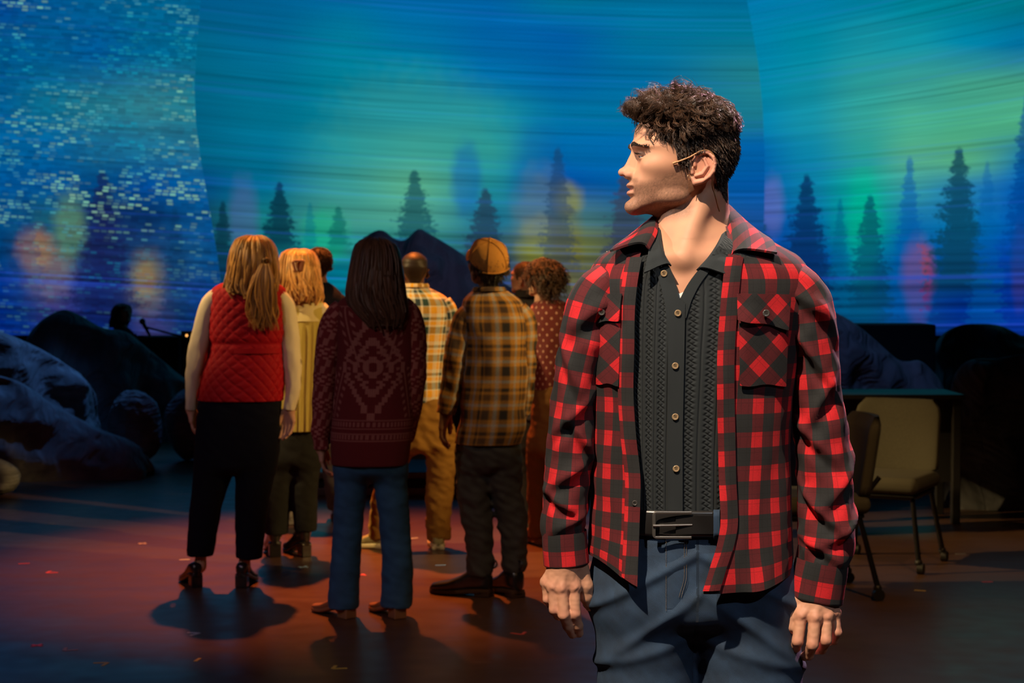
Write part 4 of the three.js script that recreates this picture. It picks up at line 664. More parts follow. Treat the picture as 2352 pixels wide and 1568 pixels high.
  // --- shoes, below the frame
  for (const n of [0, 1]) {
    const x = M(n ? 1724 : 1480, 1568, 0).x + (n ? 0.025 : -0.02), sg = [];
    for (const [z, w, h] of [[-0.085, 0.02, 0.05], [-0.075, 0.034, 0.085], [-0.02, 0.038, 0.09], [0.04, 0.042, 0.075], [0.1, 0.048, 0.055], [0.16, 0.045, 0.045], [0.19, 0.03, 0.035], [0.198, 0.01, 0.02]]) sg.push({ c: V(x, h / 2, z), a: V(w, 0, 0), b: V(0, h / 2, 0), n: 2.8 });
    mesh('shoe', loft(sg, { seg: 28, cap0: 0, cap1: 0 }), std({ color: lin(0.03, 0.02, 0.014), roughness: 0.4 }), man);
  }

  // --- body: head turned over the right shoulder, arms hanging
  const hd = placeHead(M(1581.5, 391, 0.004), V(-1, -0.01, 0.03), V(-0.01, 1, 0), 1.0);
  const J = { neck: M(1606, 560, -0.02), throat: M(1602, 430, -0.02), chest: M(1592, 720, -0.01), pelvis: M(1590, 1260, -0.01), sh: [M(1400, 640, -0.01), M(1795, 640, -0.01)], el: [M(1320, 960, 0), M(1880, 960, 0)], wr: [M(1300, 1268, 0.03), M(1876, 1340, 0.038)], hip: [M(1490, 1330, 0), M(1700, 1330, 0)], kn: [0, 1].map((n) => V(n ? 0.115 : -0.1, 0.48, 0.01)), an: [0, 1].map((n) => V(n ? 0.13 : -0.115, 0.1, -0.015)), toe: [0, 1].map((n) => V(n ? 0.13 : -0.115, 0.035, 0.12)) };
  const bf = bodyField(J, 0.9);
  const E = (px, py, dz, rx, ry, rz) => { const p = M(px, py, dz); return egg(p.x, p.y, p.z, rx, ry, rz); };
  const K = (a, ra, b, rb) => { const p = M(...a), q = M(...b); return cone(p.x, p.y, p.z, ra, q.x, q.y, q.z, rb); };
  const neckParts = [K([1606, 425, -0.014], 0.049, [1598, 560, -0.02], 0.058), K([1616, 450, 0.03], 0.02, [1572, 585, 0.068], 0.013), K([1626, 505, -0.03], 0.026, [1690, 590, -0.03], 0.03), K([1560, 500, -0.02], 0.034, [1480, 570, -0.03], 0.034), E(1592, 690, -0.014, 0.165, 0.155, 0.101), K([1582, 596, 0.068], 0.013, [1690, 590, 0.05], 0.012), K([1558, 596, 0.068], 0.013, [1480, 590, 0.05], 0.012), K([1556, 480, 0.012], 0.03, [1568, 560, 0.033], 0.028)];
  const all = (x, y, z) => { let d = bf(x, y, z); for (const f of neckParts) d = smin(d, f(x, y, z), 0.024); return smin(d, hd.field(x, y, z), 0.008); };
  const skinC = [0.55, 0.275, 0.17], beard = [0.13, 0.072, 0.048], hairC = [0.03, 0.018, 0.012], lipC = [0.45, 0.19, 0.15];
  const colour = (x, y, z) => {
    const [a, b, c] = hd.toLocal(x, y, z), n = noise(x * 60, y * 60, z * 60), k = 1 + 0.07 * n; let q = [skinC[0] * k, skinC[1] * (k + 0.03 * n), skinC[2] * k];
    if (b > -100) {
      const cheek = lerp(2, -26, clamp((c - 20) / 75)) + 4 * noise(c / 12, b / 12), st = sstep(8, -10, b - cheek) * sstep(-96, -72, b + 0.1 * c) * sstep(-8, 12, c) * (1 - 0.75 * sstep(100, 109, c) * sstep(-52, -46, b) * sstep(-22, -28, b)), mo = sstep(94, 100, c) * sstep(-27, -22, b) * sstep(-12, -17, b);
      const grain = 0.62 + 0.38 * noise(x * 700, y * 700, z * 700); q = mm(q, beard, 0.95 * clamp(Math.max(st, 0.75 * mo)) * grain);
      if (Math.abs(a) < 24 && c > 96 && b < -20 && b > -47) { const e = Math.hypot(a / 23, (b + 34) / 11); q = mm(q, lipC, 0.8 * (1 - sstep(0.72, 1.05, e))); }
      if (hairZone(a, b, c) > (b < -5 ? 4 : -2) + 5 * noise(b / 4, c / 4) && b > -26 + (c + 44) * 1.45) q = hairC;
      const ear = Math.abs(a) > 69 && c < 5 && c > -42; if (ear) q = mm(q, [0.58, 0.23, 0.17], 0.45);
      if (c > 108 && b < 12 && b > -14) q = mm(q, [0.55, 0.22, 0.16], 0.35);
    } else { const ch = sstep(0.07, 0.1, z) * sstep(1.36, 1.3, y); q = mm(q, [0.3, 0.17, 0.11], 0.35 * ch * clamp(0.5 + 1.4 * noise(x * 260, y * 130, 3))); }
    return q;
  };
  const hw = (p, r) => box3([p], r), lo1 = hd.toWorld(0, 0, 0);
  const geos = [];
  geos.push(surface(all, [lo1.x - 0.145, lo1.y - 0.13, lo1.z - 0.105], [lo1.x + 0.115, lo1.y + 0.13, lo1.z + 0.105], 0.0022, colour, (x, y) => y > lo1.y - 0.125));
  geos.push(surface(all, [-0.16, lo1.y - 0.33, -0.15], [0.2, lo1.y - 0.11, 0.14], 0.005, colour, (x, y) => y < lo1.y - 0.118));
  // hands
  const pts = (list) => list.map((p) => M(...p));
  const hands = [
    { w: M(1299, 1290, 0.046), k: pts([[1319, 1347, 0.062], [1290, 1350, 0.068], [1270, 1346, 0.062], [1256, 1337, 0.048]]), f: [[[1319, 1347, 0.062], [1321, 1410, 0.070], [1327, 1436, 0.058], [1330, 1454, 0.044]], [[1290, 1350, 0.068], [1295, 1412, 0.076], [1305, 1437, 0.062], [1315, 1456, 0.046]], [[1270, 1346, 0.062], [1274, 1400, 0.068], [1283, 1412, 0.048], [1293, 1418, 0.028]], [[1256, 1337, 0.048], [1258, 1376, 0.054], [1266, 1388, 0.036], [1276, 1392, 0.020]]], t: [[1330, 1306, 0.042], [1344, 1345, 0.046], [1347, 1370, 0.042], [1355, 1392, 0.036]] },
    { w: M(1874, 1368, 0.052), k: pts([[1840, 1412, 0.074], [1872, 1417, 0.082], [1899, 1414, 0.074], [1916, 1406, 0.058]]), f: [[[1840, 1412, 0.074], [1832, 1472, 0.086], [1827, 1486, 0.062], [1824, 1480, 0.040]], [[1872, 1417, 0.082], [1866, 1480, 0.094], [1857, 1503, 0.072], [1848, 1507, 0.048]], [[1899, 1414, 0.074], [1897, 1470, 0.088], [1888, 1490, 0.066], [1876, 1493, 0.044]], [[1916, 1406, 0.058], [1922, 1452, 0.066], [1915, 1470, 0.048], [1904, 1474, 0.030]]], t: [[1832, 1378, 0.054], [1817, 1412, 0.062], [1815, 1436, 0.064], [1812, 1452, 0.058]] }];
  hands.forEach((h, n) => {
    const f0 = handField(h.w, h.k, h.f.map(pts), pts(h.t), 1.1), arm = cone(J.wr[n].x, J.wr[n].y + 0.05, J.wr[n].z + 0.002, 0.027, h.w.x, h.w.y, h.w.z, 0.03), kn = h.k.map((k) => egg(k.x, k.y, k.z + 0.0025, 0.009, 0.01, 0.009));
    const tend = h.k.slice(0, 4).map((k) => cone(h.w.x * 0.7 + k.x * 0.3, h.w.y * 0.7 + k.y * 0.3, h.w.z * 0.7 + k.z * 0.3 + 0.017, 0.0025, k.x, k.y, k.z + 0.0105, 0.0035));
    const f = (x, y, z) => { let d = smin(f0(x, y, z), arm(x, y, z), 0.014); for (const e of kn) d = smin(d, e(x, y, z), 0.006); for (const e of tend) d = smin(d, e(x, y, z), 0.005); return d + 0.0006 * noise(x * 130, y * 130, z * 130); };
    const [lo, hi] = box3([h.w, ...h.k, ...h.f.flatMap(pts), ...pts(h.t), V(h.w.x, h.w.y + 0.05, h.w.z)], 0.03);
    const kk = h.f.flatMap((q) => [M(...q[0]), M(...q[1])]);
    geos.push(surface(f, lo, hi, 0.0024, (x, y, z) => { let t = 0; for (const k of kk) t = Math.max(t, Math.exp(-((x - k.x) ** 2 + (y - k.y) ** 2 + (z - k.z - 0.008) ** 2) / 0.00016)); const s = 1 + 0.08 * noise(x * 90, y * 90, z * 90); return mm([0.52 * s, 0.265 * s, 0.165 * s], [0.52, 0.2, 0.14], 0.5 * t); }));
    const nails = []; // finger nails
  });
  geos.push(surface(all, [-0.36, 0.0, -0.16], [0.36, lo1.y - 0.2, 0.2], 0.014, () => skinC, (x, y) => y < lo1.y - 0.24 && y > 0.02));
  mesh('body', mergeGeometries(geos), SKIN, man);

  // --- eyes, brows
  for (const s of [-1, 1]) {
    const c = hd.toWorld(s * 31, 26, 82), e = new THREE.SphereGeometry(0.0128, 24, 16); e.rotateX(Math.PI / 2); e.applyQuaternion(new THREE.Quaternion().setFromUnitVectors(V(0, 0, 1), hd.dir(0, -0.04, 1))); e.translate(c.x, c.y, c.z);
    const eye = mesh('eye', e, phy({ color: lin(0.55, 0.52, 0.5), roughness: 0.15, clearcoat: 1 }), man);
    const ir = new THREE.SphereGeometry(0.0133, 20, 10, 0, 7, 0, 0.46); ir.applyQuaternion(new THREE.Quaternion().setFromUnitVectors(V(0, 1, 0), hd.dir(0, -0.04, 1))); ir.translate(c.x, c.y, c.z); mesh('iris', ir, phy({ color: lin(0.03, 0.018, 0.012), roughness: 0.1, clearcoat: 1 }), eye);
    const r = RNG(40 + s), lash = [], brow = [];
    for (let i = 0; i < 26; i++) { const a = lerp(-0.9, 0.9, i / 25), b = hd.toWorld(s * 31 + 14.2 * Math.sin(a) * s, 26.5 + 1.5 * Math.cos(a), 82 + 14 * Math.cos(a)); lash.push(tube([b, b.clone().add(hd.dir(s * 0.0015 * Math.sin(a), 0.0008, 0.004)), b.clone().add(hd.dir(s * 0.003 * Math.sin(a), 0.003, 0.0068))], 0.00035, 0.0001, 4, 5)); }
    mesh('eyelashes', merge(lash), std({ color: lin(0.01, 0.008, 0.006), roughness: 0.6 }), man);
    for (let i = 0; i < 230; i++) {
      const t = r(), x = lerp(12, 56, t), yb = 42 + 6 * Math.sin(Math.min(1, t * 1.2) * 2.2) - 5 * t * t + (r() - 0.5) * (9 - 6 * t); let z = 120; while (z > 30 && HEAD(s * x, yb, z) > 0) z -= 0.5;
      const b = hd.toWorld(s * x, yb, z), o = hd.dir(s * 0.0062, 0.0022 * (1 - t * 1.6) + 0.0008 * (r() - 0.5), -0.0015 + 0.0012); brow.push(tube([b.clone().addScaledVector(hd.dir(0, 0, 1), -0.0005), b.clone().addScaledVector(o, 0.5).addScaledVector(hd.dir(s * 0.4, 0.1, 1), 0.0014), b.clone().add(o).addScaledVector(hd.dir(s * 0.4, 0, 1), 0.0006)], 0.0006, 0.0002, 4, 4));
    }
    mesh('eyebrow', merge(brow), std({ color: lin(0.045, 0.028, 0.019), roughness: 0.6 }), man);
  }
  // --- hair: curls on top, short at the sides
  {
    const r = RNG(77), locks = [], cols = [];
    const shoot = (dx, dy, dz) => { let t = 40; while (t < 160 && HEAD(dx * t, 45 + dy * t, dz * t - 2) < 0) t += 1; return [dx * t, 45 + dy * t, dz * t - 2]; };
    const push = (g, c) => { const n = g.attributes.position.count, a = new Float32Array(n * 3); for (let i = 0; i < n; i++) a.set(c, i * 3); g.setAttribute('color', new THREE.BufferAttribute(a, 3)); g.deleteAttribute('uv'); locks.push(g.toNonIndexed()); };
    for (let i = 0; i < 9000; i++) {
      const z = r() * 1.9 - 0.9, a = r() * Math.PI * 2, q = Math.sqrt(Math.max(0, 1 - z * z)), d = [q * Math.cos(a), z, q * Math.sin(a)], [x, y, zz] = shoot(...d); if (Math.abs(x) > 68 && zz > -42 && zz < 6 && y < 30) continue;
      if (hairZone(x, y, zz) < 1 || y > 127) continue;
      const topness = sstep(58, 92, y + 0.12 * Math.min(zz, 20)); if (topness > 0.4 && r() > 0.3) continue;
      const tuft = (zz > 8 && zz < 42 && Math.abs(x) < 28 && y > 95) ? 1 : 0, backcut = 0.62 + 0.38 * sstep(-70, 25, zz), big = topness > 0.35;
      const nrm = V(x / 75, (y - 45) / 72, zz / 95).normalize(), L = lerp(8 + 6 * r(), (46 + 26 * r() + 12 * sstep(10, 70, zz)) * backcut + 24 * tuft * r(), topness), turns = lerp(0.3, 1.0 + r() * 1.1, topness), cr = lerp(1.2, 6 + 6 * r(), topness);
      const lean = V((r() - 0.5) * 0.9, lerp(-1.1, 0.1 + 0.25 * (r() - 0.5), topness), lerp(-0.35, 0.6 * (zz > 25 && y > 92 ? 1 : -0.35) + 0.5 * (r() - 0.5), topness)), ax = nrm.clone().multiplyScalar(lerp(0.38, 0.62, topness)).add(lean.multiplyScalar(lerp(0.9, 0.72, topness))).normalize();
      const u = V().crossVectors(ax, V(r() - 0.5, r() - 0.5, r() - 0.5)).normalize(), w = V().crossVectors(ax, u), ph = r() * 6.28, n = big ? 11 : 5, tone = 0.5 + 0.9 * r() * r() + (big ? 0.4 + (r() > 0.72 ? 1.1 : 0) : 0);
      for (let m = 0; m < (big ? 9 : 3); m++) {   // the fibres of one curl
        const ox = (r() - 0.5) * (big ? 4.6 : 2), oz = (r() - 0.5) * (big ? 4.6 : 2), oy = (r() - 0.5) * (big ? 3 : 2), fl = 0.85 + 0.35 * r(), fray = r() > 0.86 ? 1.35 : 1, pts2 = [];
        for (let k = 0; k < n; k++) { const t = k / (n - 1), an = ph + t * turns * 6.28 * (0.92 + 0.16 * fl), rad = cr * Math.min(1, t * 3) * fray, p = V(x + ox, y + oy * 0.4, zz + oz).addScaledVector(nrm, 0.4).addScaledVector(ax, L * fl * (t * 0.62) * (big ? 1 : 1.3)).addScaledVector(u, rad * (Math.cos(an) - Math.cos(ph) * (1 - t)) + oy * t).addScaledVector(w, rad * (Math.sin(an) - Math.sin(ph) * (1 - t)));
          if (big) p.y -= 9 * t * t * (zz > 40 ? 0.1 : 1); const e = HEAD(p.x, p.y, p.z); if (e < 1 && t > 0) p.addScaledVector(nrm, 1.5 - e); pts2.push(hd.toWorld(p.x, p.y, p.z)); }
        const tn = tone * (0.75 + 0.5 * r()), rr = big ? 0.00055 : 0.00055; push(tube(pts2, (t) => rr * (1 - 0.7 * t * t), 0, big ? 4 : 3, big ? 12 : 5), [0.046 * tn, 0.023 * tn, 0.0125 * tn]);
      }
    }
    for (let i = 0; i < 1500; i++) {   // nape
      const y = lerp(-72, 6, r()), zz = lerp(-74, -44 + 5 * r(), r()); if (y < -24 + (zz + 44) * 1.45 + 6 * r()) continue; let x = 80; while (x > 4) { const p = hd.toWorld(x, y, zz); if (all(p.x, p.y, p.z) < 0) break; x -= 0.7; } if (x < 5) continue; const sx = r() < 0.75 ? 1 : -1, b = V(sx * x, y, zz), o = V(sx * 0.35, -1, -0.25 + 0.3 * (r() - 0.5)), L = 5 + 4 * r(), k = 0.5 + 0.6 * r();
      push(tube([b.clone(), b.clone().addScaledVector(o, L * 0.5).add(V(sx * 0.6, 0, -0.4)), b.clone().addScaledVector(o, L)].map((p) => hd.toWorld(p.x, p.y, p.z)), 0.0006, 0.0002, 3, 4), [0.046 * k, 0.023 * k, 0.0125 * k]);
    }
    mesh('hair', mergeGeometries(locks), phy({ color: 0xffffff, vertexColors: true, roughness: 0.42, specularIntensity: 0.7, sheen: 0.1, sheenColor: lin(0.4, 0.25, 0.15) }), man);
  }
  // --- ear microphone
  {
    const tan = phy({ color: lin(0.45, 0.22, 0.09), roughness: 0.45 }), hs = thing('headset_microphone', 'tan ear-worn microphone on the man in flannel', 'microphone', O);
    const w = (z, y, x) => hd.toWorld(x, y, z);
    mesh('boom', merge([tube([w(34, 9.5, 73), w(22, 13.5, 75), w(8, 19, 77), w(-2, 24.5, 78), w(-10, 29, 78)], 0.00165, 0.00145, 8, 20), tube([w(-10, 29, 78), w(-22, 31, 78), w(-33, 25, 77), w(-40, 12, 74), w(-38, -6, 70)], 0.001, 0.001, 7, 24)]), tan, hs);
    mesh('capsule', tube([w(38, 8, 72.5), w(35, 9.2, 73), w(31, 10.6, 73.5)], 0.0023, 0.0023, 10, 6), tan, hs);
    const on = (z, y) => { let x = 90; while (x > 20) { const p = hd.toWorld(x, y, z); if (all(p.x, p.y, p.z) < 0) break; x -= 0.5; } return hd.toWorld(x + 2.2, y, z); };
    mesh('wire', tube([w(-38, -6, 70), on(-36, -16), on(-37, -28), on(-40, -40), on(-44, -52), on(-48, -64), on(-53, -76)], 0.0008, 0.0008, 6, 40), tan, hs);
    const ring = new THREE.TorusGeometry(0.0042, 0.0006, 8, 20); ring.rotateY(0.9); const rp = hd.toWorld(71.5, -16, 9); ring.translate(rp.x, rp.y, rp.z); mesh('earring', ring, std({ color: lin(0.7, 0.55, 0.3), metalness: 1, roughness: 0.25 }), man);
  }
}
// ---------------------------------------------------------------- the group upstage, seen from behind
const SKINS = { fair: [0.5, 0.29, 0.2], tan: [0.38, 0.2, 0.12], brown: [0.15, 0.075, 0.045], deep: [0.1, 0.05, 0.032], umber: [0.22, 0.11, 0.065] };
function rowsOf(M, S, list, n, sq = 2.2) {   // upright garment from [py, left px, right px, dz, half depth]
  return resample(list.map(([py, l, r, dz, dh]) => { const c = M((l + r) / 2, py, dz); return [c.x, c.y, c.z, (r - l) / 2 * S, dh]; }), n).map((q) => ({ c: V(q[0], q[1], q[2]), a: V(q[3], 0, 0), b: V(0, 0, q[4]), n: sq }));
}
function limbOf(M, S, list, n) {   // limb from [px, py, dz, half width px, half depth]
  const r = resample(list.map(([px, py, dz, w, dh]) => { const p = M(px, py, dz); return [p.x, p.y, p.z, w * S, dh]; }), n);
  return r.map((q, i) => { const a = r[Math.max(0, i - 1)], b = r[Math.min(n - 1, i + 1)], T = V(b[0] - a[0], b[1] - a[1], 0); if (T.length() < 1e-5) T.set(0, -1, 0); T.normalize(); return { c: V(q[0], q[1], q[2]), a: V(-T.y, T.x, 0).multiplyScalar(q[3]), b: V(0, 0, q[4]), n: 2.1 }; });
}
function plainHand(w, down, across, palm, s = 1) {
  const d = down.clone().normalize(), a = across.clone().normalize(), p = palm.clone().normalize(), at3 = (x, y, z) => w.clone().addScaledVector(d, x * s).addScaledVector(a, y * s).addScaledVector(p, z * s);
  const k = [], f = [], L = [0.074, 0.08, 0.074, 0.058];
  for (let i = 0; i < 4; i++) { const y = (1.5 - i) * 0.0185, b = at3(0.082 - 0.004 * Math.abs(i - 1), y, 0); k.push(b); f.push([b, at3(0.082 + L[i] * 0.48, y * 1.02, 0.006), at3(0.082 + L[i] * 0.78, y * 0.98, 0.02), at3(0.082 + L[i] * 0.96, y * 0.92, 0.036)]); }
  const t = [at3(0.022, 0.024, 0.008), at3(0.055, 0.042, 0.016), at3(0.078, 0.046, 0.022), at3(0.1, 0.042, 0.026)];
  return { field: handField(at3(0.0, 0, 0), k, f, t, s), pts: [w, ...k, ...f.flat(), ...t] };
}
function shoeGeo(x, z, turn, len, o = {}) {   // toe towards +z before turning; sole on the floor
  const h0 = o.heel ?? 0.02, w = o.w ?? 0.046, hi = o.high ?? 0.09, up = [], sole = [], zz = (t) => lerp(-len * 0.22, len * 0.78, t);
  for (const [t, ww, h, l] of [[0, 0.35, 0.6, 1], [0.03, 0.66, 0.95, 1], [0.14, 0.78, 1, 1], [0.3, 0.8, 0.98, 0.8], [0.48, 0.86, 0.68, 0.45], [0.66, 1, 0.5, 0.15], [0.82, 0.95, 0.42, 0.05], [0.94, 0.66, 0.34, 0.05], [1, 0.2, 0.16, 0.06]]) { const y0 = 0.012 + h0 * l, top = y0 + hi * h; up.push({ c: V(0, (y0 + top) / 2, zz(t)), a: V(w * ww, 0, 0), b: V(0, (top - y0) / 2, 0), n: 2.6 }); sole.push({ c: V(0, y0 - 0.003 + 0.002, zz(t)), a: V(w * ww * 1.07 + 0.001, 0, 0), b: V(0, o.sole ?? 0.011, 0), n: 3.5 }); }
  const g = loft(up, { seg: 26, cap0: 0, cap1: 0 }), q = loft(sole, { seg: 26, cap0: 0, cap1: 0 }), heel = at(rbox(w * 1.5, h0 + 0.012, len * 0.24, 0.006), 0, (h0 + 0.012) / 2, -len * 0.1);
  return [g, merge([q, heel])].map((k) => { k.rotateY(turn); k.translate(x, 0, z); return k; });
}
const softFold = (amp, seed, fx = 9, fy = 4) => (q) => amp * (noise(q.x * fx + 1.5 * q.y, q.y * fy, q.z * 6 + seed) + 0.6 * noise(q.x * fx * 2.3 - q.y * 4, q.y * fy * 2.1, seed + 5));
const limbFold = (amp, seed) => (q, th, v, t) => amp * (noise(th * 1.2 + v * 5, v * 11, seed) + 0.8 * noise(th * 2 - v * 12, v * 24, seed + 3)) * (0.35 + 0.65 * t);
function figure(o) {
  const D = o.D, O = P(o.x, 627, D); O.y = 0; const S = D / F, M = (px, py, dz = 0) => P(px, py, D - dz).sub(O);
  const g = thing('person', o.label, 'person', O), fine = o.fine ?? 0.0058;
  const hd = placeHead(M(...o.head), o.fwd ?? V(0, 0.02, -1), o.up ?? V(0, 1, 0), o.hs ?? 0.95), skin = SKINS[o.skin ?? 'fair'];
  const tor = rowsOf(M, S, o.torso, o.torsoN ?? 60, o.torsoSq ?? 2.3), t0 = tor[0], tm = tor[Math.floor(tor.length * 0.3)], te = tor[tor.length - 1];
  const torso = mesh(o.torsoName ?? 'shirt', loft(o.noHem ? tor : hem(tor, 0.03, 0.008), { seg: o.torsoSeg ?? 72, R: o.R ?? 0.16, disp: o.torsoDisp ?? softFold(0.006, o.seed), cap0: 0.0 }), o.torsoMat, g);
  const arms = o.arms.map((a, i) => { const rows = limbOf(M, S, a, 50); return { rows, sl: mesh('sleeve', loft(hem(rows, 0.02, 0.004), { seg: 36, R: 0.055, disp: limbFold(o.armFold ?? 0.006, o.seed + i * 3), cap0: 0 }), o.sleeveMat ?? o.torsoMat, o.sleeveMat ? g : torso) }; });
  const legs = o.legs.map((a) => limbOf(M, S, a, 24)), tro = g;
  {
    const H = o.hips ? rowsOf(M, S, o.hips, 30, 2.3) : [], yT = H[0].c.y, yB = H[29].c.y, lf = legs.map((r) => r.slice(1).map((q, i) => { const p = r[i], k = (u) => (u.a.length() * 0.62 + u.b.length() * 0.38); return cone(p.c.x, p.c.y, p.c.z, k(p), q.c.x, q.c.y, q.c.z, k(q)); })), ends = legs.map((r) => r[23].c), amp = o.legFold ?? 0.007, sd = o.seed + 11;
    const fld = (x, y, z) => {
      const t = clamp((yT - y) / (yT - yB)) * 28.99, i = Math.floor(t), s = t - i, A = H[i], B = H[i + 1], cx = lerp(A.c.x, B.c.x, s), cz = lerp(A.c.z, B.c.z, s), a = lerp(A.a.x, B.a.x, s), b = lerp(A.b.z, B.b.z, s), k = (Math.abs((x - cx) / a) ** 2.3 + Math.abs((z - cz) / b) ** 2.3) ** (1 / 2.3); let d = smax(smax((k - 1) * Math.min(a, b) * 0.9, yB - y, 0.05), y - yT, 0.01);
      lf.forEach((L, n) => { let e = 9; for (const c of L) { const v = c(x, y, z); e = e > 8 ? v : smin(e, v, 0.01); } e = smax(e, ends[n].y - y, 0.003); d = smin(d, e, 0.03); });
      return d - amp * (0.8 * noise(x * 13 + y * 4, y * 11, z * 10 + sd) + 0.7 * noise(x * 20, y * 30 + x * 9, z * 16 + sd));
    };
    const all = [...H.map((r) => r.c), ...legs.flat().map((r) => r.c)], [l1, h1] = box3(all, 0.17); l1[1] = Math.min(...ends.map((e) => e.y)) - 0.02; h1[1] = yT + 0.03;
    const tg = surface(fld, l1, h1, 0.0085, () => [1, 1, 1]), p = tg.attributes.position, uv = new Float32Array(p.count * 2); for (let i = 0; i < p.count; i++) { uv[i * 2] = p.getX(i) * 0.9 + 0.6 * p.getZ(i) + 0.1 * p.getY(i); uv[i * 2 + 1] = p.getY(i) - 0.1 * p.getX(i); } tg.setAttribute('uv', new THREE.BufferAttribute(uv, 2)); tg.deleteAttribute('color'); mesh('trousers', tg, o.legMat, g);
  }
  // the body
  const mid = (rows, t) => rows[Math.round((rows.length - 1) * t)].c.clone(), ank = o.ankles ? o.ankles.map((a) => M(...a)) : legs.map((r) => mid(r, 1));
  const J = { neck: V(hd.org.x, t0.c.y - 0.01, t0.c.z), throat: hd.toWorld(0, -45, -12), chest: tm.c.clone(), pelvis: V(te.c.x, (mid(legs[0], 0).y + mid(legs[1], 0).y) / 2 + 0.05, te.c.z), sh: arms.map((a) => mid(a.rows, 0.1)), el: arms.map((a) => mid(a.rows, 0.52)), wr: arms.map((a) => mid(a.rows, 1)), hip: legs.map((r) => mid(r, 0.05)), kn: legs.map((r) => mid(r, 0.5)), an: ank, toe: o.shoes.map((s, i) => { const p = M(s.px, s.py, 0); return V(p.x + Math.sin(s.turn) * 0.04, 0.045, ank[i].z + Math.cos(s.turn) * 0.04); }) };
  const bf = bodyField(J, 0.72), all = (x, y, z) => smin(bf(x, y, z), hd.field(x, y, z), 0.014), hc = o.hairC ?? [0.03, 0.018, 0.012];
  const colour = (x, y, z) => { const [a, b, c] = hd.toLocal(x, y, z), k = 1 + 0.08 * noise(x * 50, y * 50, z * 50); if (b > -70 && o.scalp !== false && hairZone(a, b, c) > 3 * noise(b / 6, c / 6)) return o.scalpC ?? hc; return [skin[0] * k, skin[1] * k, skin[2] * k]; };
  const b0 = hd.toWorld(0, 20, 0), geos = [surface(all, [b0.x - 0.14, b0.y - 0.17, b0.z - 0.15], [b0.x + 0.14, b0.y + 0.125, b0.z + 0.15], fine, colour, (x, y) => y > b0.y - 0.165)];
  const [lo, hi] = box3([J.neck, ...J.sh, ...J.el, ...J.wr, ...J.an, ...J.toe], 0.14); lo[1] = 0; geos.push(surface(all, lo, hi, 0.014, () => skin, (x, y, z) => (y < b0.y - 0.15 || Math.abs(x - b0.x) > 0.14) && y > 0.02));
  (o.hands ?? []).forEach((h, i) => { if (!h) return; const w = mid(arms[i].rows, 1); const hh = plainHand(w.clone().add(V(0, 0.012, 0)), V(...h.down), V(...h.across), V(...h.palm), h.s ?? 0.95), [l2, h2] = box3(hh.pts, 0.03); const fa = J.el[i], arm = cone(w.x * 0.7 + fa.x * 0.3, w.y * 0.7 + fa.y * 0.3, w.z * 0.7 + fa.z * 0.3, 0.03, w.x, w.y, w.z, 0.024); geos.push(surface((x, y, z) => smin(hh.field(x, y, z), arm(x, y, z), 0.012), l2, h2, 0.004, (x, y, z) => { const k = 1 + 0.1 * noise(x * 90, y * 90, z * 90); return [skin[0] * k, skin[1] * k * 0.94, skin[2] * k * 0.9]; })); });
  mesh('body', mergeGeometries(geos), SKIN, g);
  o.shoes.forEach((s, i) => { const p = s.g ? G(s.px, s.py).sub(O) : M(s.px, s.py, s.dz ?? 0), [u, q] = shoeGeo(p.x, s.dz !== undefined ? s.dz : ank[i].z, s.turn, s.len ?? 0.26, s); const sh = mesh(s.name ?? 'shoe', u, s.mat, g); mesh('sole', q, s.soleMat ?? s.mat, sh); if (s.loop) { const lg = new THREE.TorusGeometry(0.02, 0.004, 6, 14); lg.rotateY(Math.PI / 2 + s.turn); lg.translate(p.x - Math.sin(s.turn) * 0.075, (s.high ?? 0.09) + 0.045, ank[i].z - Math.cos(s.turn) * 0.075); mesh('pull_tab', lg, s.mat, sh); } });
  return { g, M, S, hd, J, torso, arms, legs, O, tro, tor };
}
